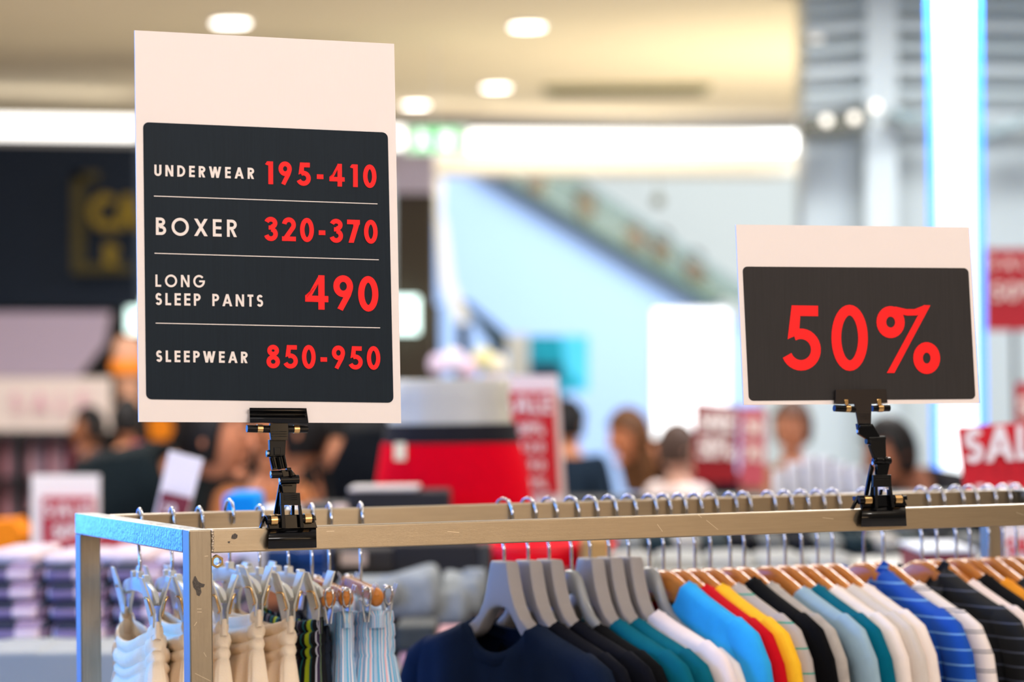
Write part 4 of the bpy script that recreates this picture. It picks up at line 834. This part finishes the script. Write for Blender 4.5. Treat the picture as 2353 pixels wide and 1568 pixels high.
sale_board('rose sale sign directly behind the dark red hanging one', [(1702, 935), (1760, 938), (1758, 1120), (1700, 1118)], None, 10.2, [('50', 1710, 1000, 1752, 1000, 36, .2), ('70', 1710, 1060, 1752, 1060, 36, .2)], bm=mat('rose_card', (190, 84, 100), .6))
# ================================================================== mannequin torso in red boxers
BZ = 6.5
tor = thing('mannequin_torso', 'grey-white male mannequin hip form cut at the waist', 'mannequin', tuple(P(1030, 1180, BZ)))
def ploft(rings, Z, depth, seg=40, k=2.4, z_dep=None):
    m = MB(); rows = []
    for y, x0, x1 in rings:
        a, b = P(x0, y, Z), P(x1, y, Z); c = (a+b)/2; r = (b-a).length/2; row = []
        for j in range(seg):
            w = 2*math.pi*j/seg; cx, sn = math.cos(w), math.sin(w)
            row.append(c+Vector((r*math.copysign(abs(cx)**(2/k), cx), r*depth*math.copysign(abs(sn)**(2/k), sn), 0)))
        rows.append(row)
    m.grid(rows, True); m.add(rows[0], [tuple(range(seg))]); m.add(rows[-1], [tuple(range(seg))]); return m
ploft([(872, 900, 1168), (878, 892, 1174), (920, 898, 1170), (960, 894, 1174), (985, 890, 1182), (1160, 870, 1210)], BZ, .62).build('body', mat('mannequin_white', (192, 189, 176), .35), tor); post(tor, 1030, 1160, BZ, .04, 'stand_pole', 0)
bx = thing('boxer_briefs', 'bright red boxer briefs with a black waistband on the mannequin', 'underwear', tuple(P(1030, 1180, BZ)))
ploft([(1016, 878, 1194), (1040, 874, 1202), (1100, 864, 1216), (1170, 856, 1226), (1240, 856, 1226)], BZ, .66).build('cloth', cloth('bright_red_jersey', (214, 0, 28), .04), bx)
ploft([(974, 888, 1186), (980, 886, 1188), (1012, 880, 1194), (1018, 878, 1196)], BZ, .67).build('waistband', mat('black_waistband', (18, 16, 22), .8), bx)
slab('tag', rect(906, 1018, 932, 1058), BZ-.118, .004, mat('cream_tag', (240, 232, 200), .6), bx)
# ================================================================== merchandise on the tables behind the rack
def pxbox(name, label, cat, x0, y0, x1, y1, Z, dep, m, group=None, r=.006, par=None):
    a, b = P(x0, y1, Z), P(x1, y0, Z); o = MB().bbox((a.x, a.y, a.z), (b.x, a.y+dep, b.z), min(r, (b.z-a.z)/3)).build(name, m, par)
    if par is None: base(o, ((a.x+b.x)/2, a.y+dep/2, a.z)); tag(o, label, cat, group)
    return o
def table(name, label, x0, x1, ytop, Z, dep, m, panels=0):
    a, b = P(x0, ytop, Z), P(x1, ytop, Z); zt = a.z; r = thing(name, label, 'table', ((a.x+b.x)/2, a.y+dep/2, 0)); w = b.x-a.x
    MB().bbox((a.x, a.y, zt-.04), (b.x, a.y+dep, zt), .004).build('tabletop', m, r)
    for x in (a.x+.04, b.x-.04):
        for y in (a.y+.04, a.y+dep-.04): MB().box((x, y, (zt-.04)/2), (.05, .05, zt-.04)).build('leg', m, r)
    MB().box(((a.x+b.x)/2, a.y+.08, .35), (w-.14, .03, .5)).build('front_panel', m, r); return r
GW = mat('grey_white_laminate', (178, 180, 176), .6); DK = mat('dark_laminate', (34, 34, 38), .6)
table('display_table', 'grey-white display table under the folded plaid shirts', -420, 470, 1482, 5.0, 1.2, GW)
PL = plaid('navy_pink_plaid')
def folded(name, label, cat, x0, y0, x1, y1, Z, dep, m, group, seed=0, soft=.25):
    a, b = P(x0, y1, Z), P(x1, y0, Z); c = Vector(((a.x+b.x)/2, a.y+dep/2, (a.z+b.z)/2)); hx, hy, hz = (b.x-a.x)/2, dep/2, (b.z-a.z)/2
    rnd = random.Random(seed); p1, p2 = rnd.uniform(0, 6), rnd.uniform(0, 6); rows = []
    for i in range(15):
        u = math.pi*i/14; row = []
        for j in range(28):
            w = 2*math.pi*j/28; f = lambda v, k: math.copysign(abs(v)**k, v)
            x = hx*f(math.sin(u), .28)*f(math.cos(w), .34); y = hy*f(math.sin(u), .28)*f(math.sin(w), .34); z = hz*f(math.cos(u), .75)
            z *= 1+soft*.35*math.sin(x*22+p1)*math.cos(y*14+p2); row.append(c+Vector((x, y, z)))
        rows.append(row)
    o = MB().grid(rows, True).build(name, m); base(o, (c.x, c.y, c.z-hz)); return tag(o, label, cat, group)
k = 0
for row, (y0, y1) in enumerate(((1432, 1482), (1388, 1434), (1342, 1390), (1300, 1346))):
    for i in range(5):
        x0 = -40+i*150-row*6
        if i == 4: continue
        folded('folded_shirt', 'folded navy and pink plaid shirt, %s stack from outer edge, %s layer up' % (ORD[i], ORD[row]), 'shirt', x0, y0, x0+146, y1, 5.05+row*.05, .34, PL, 'folded plaid shirts', k); k += 1
for i in range(4):
    folded('folded_shirt', 'pale pinkish folded shirt on top of the %s plaid stack from the edge of view' % ORD[i], 'shirt', -40+i*130, 1268+(i % 2)*8, 86+i*130, 1304, 5.3, .34, cloth('pale_pink_grey', (214, 196, 200), .2), 'light shirts on the plaid stacks', 50+i)
for i in range(4): pxbox('drawer_unit', 'grey-white drawer unit, %s from the edge of view, before the plaid shirt table' % ORD[i], 'drawer unit', -40+i*130, 1502, 86+i*130, 3200, 4.68, .28, mat('carton_grey_white', (150, 152, 148), .7), 'drawer units')
single('orange_bundle', 'orange garment bundle low at the left edge of view'.replace('left ', 'outer '), 'garment', [(-40, 1200), (30, 1196), (50, 1230), (30, 1275), (-40, 1290)], 7.6, .2, cloth('orange_cloth', (226, 130, 30)))
single('red_garment_stack', 'wine red garment stack under the rose sale sign', 'garment', [(92, 1255), (250, 1250), (300, 1272), (300, 1400), (90, 1400)], 6.2, .3, cloth('wine_cloth', (120, 24, 40)))
# middle: navy packs, white carton, grey garment heap, dark boxes, red tray, pink boxes
table('display_table', 'dark display table behind the middle of the rack', 480, 1290, 1470, 5.4, .56, DK)
pxbox('carton', 'lavender white carton seen under the front rail beside the corner post', 'box', 490, 1262, 600, 1342, 5.5, .3, mat('lavender_white', (206, 206, 220), .7))
for i, (x0, y0, x1, y1) in enumerate(((602, 1262, 676, 1300), (678, 1264, 748, 1302), (604, 1302, 676, 1345), (678, 1304, 750, 1345))):
    pxbox('garment_pack', 'deep blue garment pack behind the cream trousers, %s' % ('upper one nearer the corner post', 'upper one nearer the boxers', 'lower one nearer the corner post', 'lower one nearer the boxers')[i], 'box', x0, y0, x1, y1, 5.6, .3, mat('deep_blue_pack', (10, 52, 108), .4, noise=.3, nscale=30), 'deep blue packs')
for i, (x0, y0, x1, y1, c, lb) in enumerate(((755, 1262, 905, 1318, (42, 38, 36), 'dark box stack with a pale label behind the boxers'), (905, 1250, 1100, 1320, (30, 28, 30), 'wide black box behind the grey garments'), (1100, 1252, 1130, 1318, (60, 58, 54), 'small grey box before the red tray'))):
    o = pxbox('storage_box', lb, 'box', x0, y0, x1, y1, 5.78, .16, mat('dbx%d' % i, c, .6), 'dark boxes')
    if i == 0: 
        q = slab('label', rect(782, 1270, 842, 1300), 5.77, .004, mat('pale_label', (196, 176, 166), .6)); q.parent = o; q.matrix_parent_inverse = Matrix.Translation(o.location).inverted()
HEAP = cloth('cool_grey_jersey', (140, 146, 150), .2)
for i, (x0, y0, x1, y1) in enumerate(((770, 1330, 920, 1400), (860, 1318, 1010, 1430), (930, 1345, 1080, 1450), (1010, 1330, 1110, 1420), (1060, 1310, 1120, 1380), (780, 1385, 900, 1440))):
    folded('grey_garment', 'crumpled cool grey garment, %s in the heap behind the first grey hanger' % ('one end', 'tall middle one', 'low middle one', 'nearest the hanger', 'peak', 'underneath')[i], 'garment', x0, y0, x1, y1, 5.42+.03*i, .2, HEAP, 'grey garment heap', 80+i, 1.0)
for i, (x0, y0, x1, y1, c, lb) in enumerate(((918, 1500, 1010, 1540, (206, 150, 150), 'pink box low behind the wide boxers'), (1000, 1458, 1062, 1500, (186, 140, 148), 'dusty pink box beside the navy top'), (920, 1538, 1020, 1580, (196, 188, 170), 'beige printed box at the bottom behind the boxers'), (910, 1440, 1000, 1496, (58, 62, 60), 'dark tray under the grey garment heap'))):
    pxbox('small_box', lb, 'box', x0, y0, x1, y1, 4.9, .2, mat('sbx%d' % i, c, .7, noise=.15, nscale=40), 'small boxes')
rt = thing('red_tray', 'oval bright red tray under the front rail before the grey hangers', 'tray', tuple(P(1220, 1300, 5.9)))
c = P(1225, 1278, 5.9); m = MB(); rows = []
for rr, zz in ((.05, 0), (.13, 0), (.155, .028), (.165, .028), (.14, -.012), (.05, -.012)): rows.append([c+Vector((rr*1.05*math.cos(2*math.pi*j/36), rr*.8*math.sin(2*math.pi*j/36), zz)) for j in range(36)])
m.grid(rows, True); m.build('rim', mat('glossy_red', (235, 4, 30), .35), rt); MB().tube([c, c-UP*.02], .13, 24).build('bottom', mat('glossy_red', (235, 4, 30), .35), rt)
for i, (x0, y0, x1, y1, c_) in enumerate(((800, 1130, 1032, 1198, (34, 34, 38)), (690, 1160, 798, 1198, (60, 60, 62)))):
    pxbox('storage_box', ('long black box in front of the red boxer briefs', 'low dark box behind the rack between the clip and the black box')[i], 'box', x0, y0, x1, y1, 6.06, .22, mat('dcx%d' % i, c_, .55), 'black boxes behind the rail')
pxbox('pale_card', 'pale pink card box on the black boxes behind the rail', 'box', 762, 1162, 798, 1182, 6.0, .05, mat('pale_pink_card', (210, 184, 176), .6))
pxbox('lid', 'pale flat lid lying on the long black box', 'lid', 800, 1120, 960, 1131, 6.06, .2, mat('pale_lid', (196, 190, 186), .5))
table('display_table', 'black display table standing behind the rack under the boxes', 480, 1040, 1200, 5.99, .36, DK)
pxbox('blue_cloth', 'bright blue folded cloth behind the hooks beside the clip', 'cloth', 512, 1134, 590, 1198, 6.1, .2, cloth('bright_blue', (20, 140, 220)), r=.012)
folded('white_cloth', 'pale white cloth spread behind the hooks beside the clip', 'cloth', 596, 1166, 686, 1200, 6.05, .2, cloth('pale_white', (206, 216, 224)), None, 3)
# right: rows of dark and white merchandise seen under the rail
table('display_table', 'long pale table of folded clothes behind the coloured tops', 1310, 2420, 1345, 5.5, 1.3, GW)
pal = [(22, 24, 30), (120, 124, 124), (30, 44, 50), (156, 154, 150), (54, 62, 64), (14, 15, 20), (98, 100, 100)]
CN = ['charcoal', 'light grey', 'dark teal', 'pale grey', 'slate', 'black', 'mid grey']
for i in range(16):
    x0 = 1350+i*66
    folded('folded_garment', '%s folded garment, %s along the lower far row behind the hooks' % (CN[i % 7], ORD[i]), 'garment', x0, 1232, x0+64, 1275, 6.3, .3, cloth('row_%d' % (i % 7), pal[i % 7]), 'folded rows behind the hooks', 100+i)
    folded('folded_garment', '%s folded garment, %s along the upper far row behind the hooks' % (CN[(i*3+5) % 7], ORD[i]), 'garment', x0-20, 1180, x0+42, 1232, 6.5, .3, cloth('row_%d' % ((i*3+5) % 7), pal[(i*3+5) % 7]), 'folded rows behind the hooks', 130+i)
for i in range(5):
    folded('white_garment', 'soft white folded garment, %s along the near row behind the wooden hangers' % ORD[i], 'garment', 1400+i*115, 1278, 1512+i*115, 1345, 5.9, .3, cloth('soft_white', (160, 162, 160)), 'white folded garments', 160+i)
pxbox('book_box', 'wine red box with a white lid behind the hooks near the rear post', 'box', 2120, 1272, 2245, 1330, 5.4, .3, mat('wine_box', (120, 20, 44), .5))
pxbox('lid', 'white lid on the wine red box near the rear post', 'lid', 2116, 1262, 2248, 1273, 5.39, .32, mat('white_lid', (208, 216, 224), .5))
pxbox('brown_box', 'tan box under the front rail between grey hangers', 'box', 1340, 1240, 1400, 1345, 5.6, .3, mat('tan_box', (170, 130, 74), .6))
r = thing('price_card', 'white card with red print hanging behind the rear post of the rack', 'sign', tuple(P(2330, 1330, 4.9)))
slab('card', rect(2296, 1208, 2420, 1330), 4.9, .004, SWH, r); q = P(2330, 1275, 4.88); text(r, 'SALE', (2312, 1276), (2400, 1276), 40, .2, SRED, q, Vector((0, -1, 0)))
for i in range(6):
    x = 1793+i*34; h = (1082, 1062, 1046, 1050, 1064, 1072)[i]
    a, b = P(x, 1148, 7.4), P(x-4, h, 7.4); o = MB().tube([a, (a+b)/2, b], [.017, .018, .015], 14).build('rolled_garment', cloth('white_roll', (222, 224, 232))); base(o, a); tag(o, 'white rolled garment, %s of the white rolls standing behind the rack' % ORD[i], 'garment', 'white and purple rolls')
    a, b = P(x+16, 1150, 7.5), P(x+10, h+6, 7.5); o = MB().tube([a, (a+b)/2, b], [.015, .017, .013], 14).build('rolled_garment', cloth('purple_roll', (62, 40, 96))); base(o, a); tag(o, 'purple rolled garment standing right after the %s white roll behind the rack' % ORD[i], 'garment', 'white and purple rolls')
table('display_table', 'dark display table far behind the rack with the rolled garments', 1240, 2420, 1152, 7.3, .34, DK)
# ================================================================== people
SK1, SK2 = (196, 132, 96), (150, 96, 66)
def person(px, py, Z, label, top, face=0, lean=0, hair=(16, 13, 14), skin=SK1, trousers=(30, 32, 42), long_hair=False, size=1.0, arms='down', headtilt=0, shirt_w=1.0):
    """head centre at a pixel and distance; feet on the floor; face is the heading in degrees (0 looks at the camera)"""
    hc = P(px, py, Z); H = hc.z/.93; s = H/1.7 if size is None else min(H/1.7, 1.1)*size
    s = max(.75, s); zf = hc.z-1.58*s
    root = thing('person', label, 'person', (hc.x, hc.y, 0), math.radians(face))
    L = math.radians(lean); M = lambda x, y, z: Vector((x*s, y*s-math.sin(L)*max(0, z-.95)*s, zf+(z if z < .95 else .95+(z-.95)*math.cos(L))*s))
    off = M(0, 0, 1.58); dx, dy, dz = -off.x, -off.y, hc.z-off.z
    # keep the head over the root, the feet step back under the lean
    def Q(x, y, z):
        v = M(x, y, z); return (v.x+dx, v.y+dy, max(.02, v.z+dz*(1 if z > .3 else 0)))
    J = {'pel': (0, 0, .95), 'bel': (0, -.01, 1.10), 'che': (0, -.01, 1.28), 'nec': (0, .005, 1.42), 'hd': (0, .0, 1.50)}
    V = []; R = []; Ed = []
    def add(p, r, par):
        V.append(Q(*p)); R.append((r[0]*s, r[1]*s) if isinstance(r, tuple) else (r*s, r*s)); i = len(V)-1
        if par is not None: Ed.append((par, i))
        return i
    def torso(g):
        a = add(J['pel'], (.145*g, .105*g), None); b = add(J['bel'], (.130*g, .1*g), a); c = add(J['che'], (.150*g, .11*g), b); return a, b, c
    def arm(c, sd, g, upto):
        i = add((sd*.17, 0, 1.37), .058*g, c)
        if arms == 'down': e, w, h = (sd*.23, .02, 1.10), (sd*.22, -.08, .88), (sd*.215, -.11, .80)
        elif arms == 'fwd': e, w, h = (sd*.24, -.06, 1.12), (sd*.14, -.28, 1.06), (sd*.11, -.36, 1.07)
        else: e, w, h = (sd*.26, -.10, 1.14), (sd*.12, -.24, 1.34), (sd*.09, -.26, 1.43)
        i = add(e, .044*g, i); i = add(w, .032*g, i)
        if upto: 
            h_ = add(h, (.036, .02), i)
            for k in range(4):
                f = Vector(h)+(Vector(h)-Vector(w)).normalized()*.075+Vector(((k-1.5)*.02, 0, 0)); add(tuple(f), .009, h_)
            add(tuple(Vector(h)+Vector((-sd*.05, -.02, .0))), .010, i)
    def leg(a, sd, g, foot):
        i = add((sd*.095, 0, .88), .095*g, a); i = add((sd*.10, -.01, .50), .062*g, i); i = add((sd*.10, .02, .12), .042*g, i)
        if foot: i = add((sd*.10, -.02, .045), .045, i); add((sd*.11, -.15, .035), .035, i)
    def skinmesh(nm, m, capn=None):
        me = bpy.data.meshes.new(nm); me.from_pydata(V, Ed, []); o = bpy.data.objects.new(nm, me); COL.objects.link(o)
        mo = o.modifiers.new('skin', 'SKIN'); mo.use_smooth_shade = True
        for sv, r in zip(me.skin_vertices[0].data, R): sv.radius = r
        me.skin_vertices[0].data[0].use_root = True
        mo = o.modifiers.new('sub', 'SUBSURF'); mo.levels = 1; mo.render_levels = 1
        dg = bpy.context.evaluated_depsgraph_get(); ev = o.evaluated_get(dg); res = bpy.data.meshes.new_from_object(ev)
        vs = [v.co.copy() for v in res.vertices]; fs = [tuple(p.vertices) for p in res.polygons]; bpy.data.objects.remove(o); bpy.data.meshes.remove(me); bpy.data.meshes.remove(res)
        return MB().add(vs, fs, True)
    a, b, c = torso(.88); n_ = add(J['nec'], .055, c); add(J['hd'], .052, n_)
    for sd in (1, -1): arm(c, sd, .9, True); leg(a, sd, .9, True)
    mb = skinmesh('body', None)
    hcl = Vector((0, 0, hc.z)); tilt = Matrix.Rotation(math.radians(headtilt), 3, 'X')
    def hd(p): return hcl+tilt @ (Vector(p)*s)
    def headfn(d):
        q = 1.0
        if d.z < 0: q *= 1-.16*abs(d.z)*(1 if abs(d.x) > .2 else .6)
        return q
    hm = MB().ball((0, 0, 0), (.074, .094, .118), 24, 18, headfn); mb.add([hd(v) for v in hm.v], hm.f, True)
    for f in (MB().tube([(0, -.086, .022), (0, -.103, -.008), (0, -.108, -.022), (0, -.092, -.030)], [.008, .012, .015, .008], 8), MB().ball((0, -.088, -.056), (.024, .010, .009), 12, 6), MB().ball((.076, .005, -.004), (.010, .018, .030), 10, 8), MB().ball((-.076, .005, -.004), (.010, .018, .030), 10, 8), MB().ball((0, -.070, -.096), (.026, .020, .018), 12, 8), MB().ball((0, -.074, .036), (.045, .014, .010), 12, 6)):
        mb.add([hd(v) for v in f.v], f.f, True)
    mb.build('body', mat('skin_%d_%d_%d' % skin, skin, .55, sss=.1), root, world=False)
    e = MB()
    for sd in (1, -1):
        f = MB().ball((sd*.028, -.083, .012), (.011, .007, .007), 10, 6); e.add([hd(v) for v in f.v], f.f, True)
    e.build('eyes', mat('eye_dark', (34, 24, 22), .3), root, world=False)
    V.clear(); R.clear(); Ed.clear(); a, b, c = torso(1.06*shirt_w)
    add((0, .0, 1.40), .075, c)
    for sd in (1, -1): arm(c, sd, 1.35*shirt_w, False)
    skinmesh('top', None).build('top', cloth('garment_%d_%d_%d' % top, top), root, world=False)
    V.clear(); R.clear(); Ed.clear(); a = add(J['pel'], (.15, .11), None)
    for sd in (1, -1): leg(a, sd, 1.2, False)
    skinmesh('trousers', None).build('trousers', cloth('trouser_%d_%d_%d' % trousers, trousers), root, world=False)
    hr = MB(); rows = []
    for i in range(13):
        ph = math.pi*.68*i/12; row = []
        for j in range(24):
            w = 2*math.pi*j/24; d = Vector((math.sin(ph)*math.cos(w), math.sin(ph)*math.sin(w), math.cos(ph)))
            k = 1.10; z = d.z
            if d.y < -.35: lim = .50; z = max(z, lim)
            row.append(Vector((d.x*.074*k*1.06, d.y*.094*k*(1 if d.y > 0 else 1.02), z*.118*k+.004)))
        rows.append(row)
    if long_hair:
        for dz, g in ((-.09, 1.1), (-.17, 1.2), (-.25, 1.05)):
            rows.append([Vector((v.x*g, max(v.y, -.02)*g+.01, dz)) for v in rows[12]])
    hr.grid(rows, True)
    MB().add([hd(v) for v in hr.v], hr.f, True).build('hair', mat('hair_%d_%d_%d' % hair, hair, .6), root, world=False)
    return root
person(205, 985, 13.0, 'short dark-haired man in charcoal seen in profile under the white shop board', (44, 44, 50), face=-70, skin=SK2, size=.82)
person(292, 968, 12.0, 'person with black hair seen from behind beside the tall sign edge', (52, 50, 56), face=180, size=.8)
person(492, 1008, 8.2, 'woman in black bending her face sideways behind the tilted white card', (16, 24, 28), face=80, lean=54, skin=(188, 122, 90), size=1.1, arms='down', headtilt=0, shirt_w=1.6)
person(672, 990, 8.4, 'person bent forward in a black top beside the red boxer mannequin', (12, 15, 20), face=-82, lean=62, skin=(184, 120, 86), size=1.12, arms='down', shirt_w=1.75)
person(620, 1028, 9.0, 'person with bare arms in tan behind the clip of the tall sign', (176, 112, 72), face=40, lean=10, skin=(196, 130, 98), size=.85, arms='up')
person(1446, 1004, 12.0, 'woman with brown hair in dark clothes looking down before the blue atrium', (16, 18, 28), face=-55, lean=58, long_hair=True, hair=(84, 52, 26), skin=(180, 112, 76), size=1.05, arms='down', headtilt=10, shirt_w=1.45)
person(1306, 975, 12.6, 'dark-haired person in slate standing behind the framed sale list', (28, 40, 54), face=150, size=.9)
person(1556, 1034, 10.9, 'person in a white top before the glowing light box', (226, 210, 208), face=120, hair=(70, 52, 44), skin=(200, 156, 136), size=.9)
person(1822, 985, 11.2, 'brown-haired person in tan beside the pale column', (150, 110, 84), face=-30, hair=(70, 46, 34), skin=(176, 116, 86), size=.95)
person(2046, 1042, 9.4, 'person with round black hair looking down behind the clip of the 50% sign', (34, 32, 36), face=-60, lean=48, skin=(138, 86, 62), size=1.05, arms='down', headtilt=12, shirt_w=1.3)
for i, (x, y, c, lb) in enumerate(((1232, 425, (206, 170, 120), 'topmost escalator rider in tan'), (1345, 476, (150, 130, 84), 'escalator rider in olive below the topmost one'), (1460, 556, (168, 150, 104), 'escalator rider in khaki halfway down'), (1520, 574, (120, 168, 206), 'escalator rider in light blue near the lower end'), (1594, 622, (120, 88, 70), 'lowest escalator rider in brown'))):
    h = P(x, y-4, 26.3); r = thing('person', lb+', riding the far escalator', 'person', (h.x, h.y, h.z-1.5), 0)
    m = MB().tube([h-UP*.72, h-UP*.5, h-UP*.36, h-UP*.2, h-UP*.12], [.10, .09, .11, .12, .045], 16, True, [.07, .07, .08, .08, .045], up=(1, 0, 0))
    for sd in (1, -1): m.tube([h+Vector((sd*.13, 0, -.19)), h+Vector((sd*.17, -.02, -.38)), h+Vector((sd*.15, -.1, -.52))], [.04, .034, .028], 10)
    m.build('top', cloth('rider_%d' % i, c), r); b = MB().ball(h, (.075, .09, .115), 16, 12, None); b.tube([h+Vector((0, -.08, .01)), h+Vector((0, -.105, -.02))], [.01, .014], 8)
    MB().tube([h-UP*.66, h-UP*1.1, h-UP*1.5], [.10, .09, .06], 12, True, [.08, .07, .06], up=(1, 0, 0)).build('trousers', cloth('rider_legs', (40, 42, 52)), r)
    b.build('body', mat('skin_%d_%d_%d' % SK1, SK1, .55), r)
    q = MB().ball(h+Vector((0, .012, .022)), (.082, .09, .105), 16, 12).build('hair', mat('hair_16_13_14', (16, 13, 14), .6), r)
for r in [o for o in COL.objects if o.get('category') == 'person' and 'escalator' in o['label']]:
    r.scale = (1.35, 1.35, 1.35); r.location.z -= .52
bust = thing('display_bust', 'tan display bust with an orange band at the edge of the tall sign', 'mannequin', tuple(P(290, 930, 12.6)))
ploft([(775, 272, 316), (790, 262, 330), (830, 258, 334), (870, 264, 330), (900, 278, 318), (925, 270, 326), (935, 250, 340)], 12.6, .9).build('head', mat('tan_bust', (176, 130, 104), .6), bust)
ploft([(828, 255, 337), (835, 253, 339), (858, 255, 337)], 12.6, .95).build('band', mat('orange_band', (214, 120, 20), .6), bust); post(bust, 295, 930, 12.6, .05, dz=0)
for nm, lb, ct, pts, Z, m in (('orange_scarf', 'orange scarf on a stand behind the woman in black', 'scarf', [(340, 960), (385, 955), (398, 985), (385, 1012), (345, 1010)], 11, cloth('orange_cloth', (226, 130, 30))), ('red_card', 'narrow red and white card beside the man in charcoal', 'sign', [(300, 1015), (325, 1012), (325, 1110), (298, 1110)], 9, mat('pinkish_red', (180, 90, 100), .6))):
    r = thing(nm, lb, ct, (P(pts[0][0], pts[0][1], Z).x, P(pts[0][0], pts[0][1], Z).y, 0)); slab('sheet', pts, Z, .02, m, r); post(r, (pts[0][0]+pts[1][0])/2, pts[3][1]-2, Z, .012)
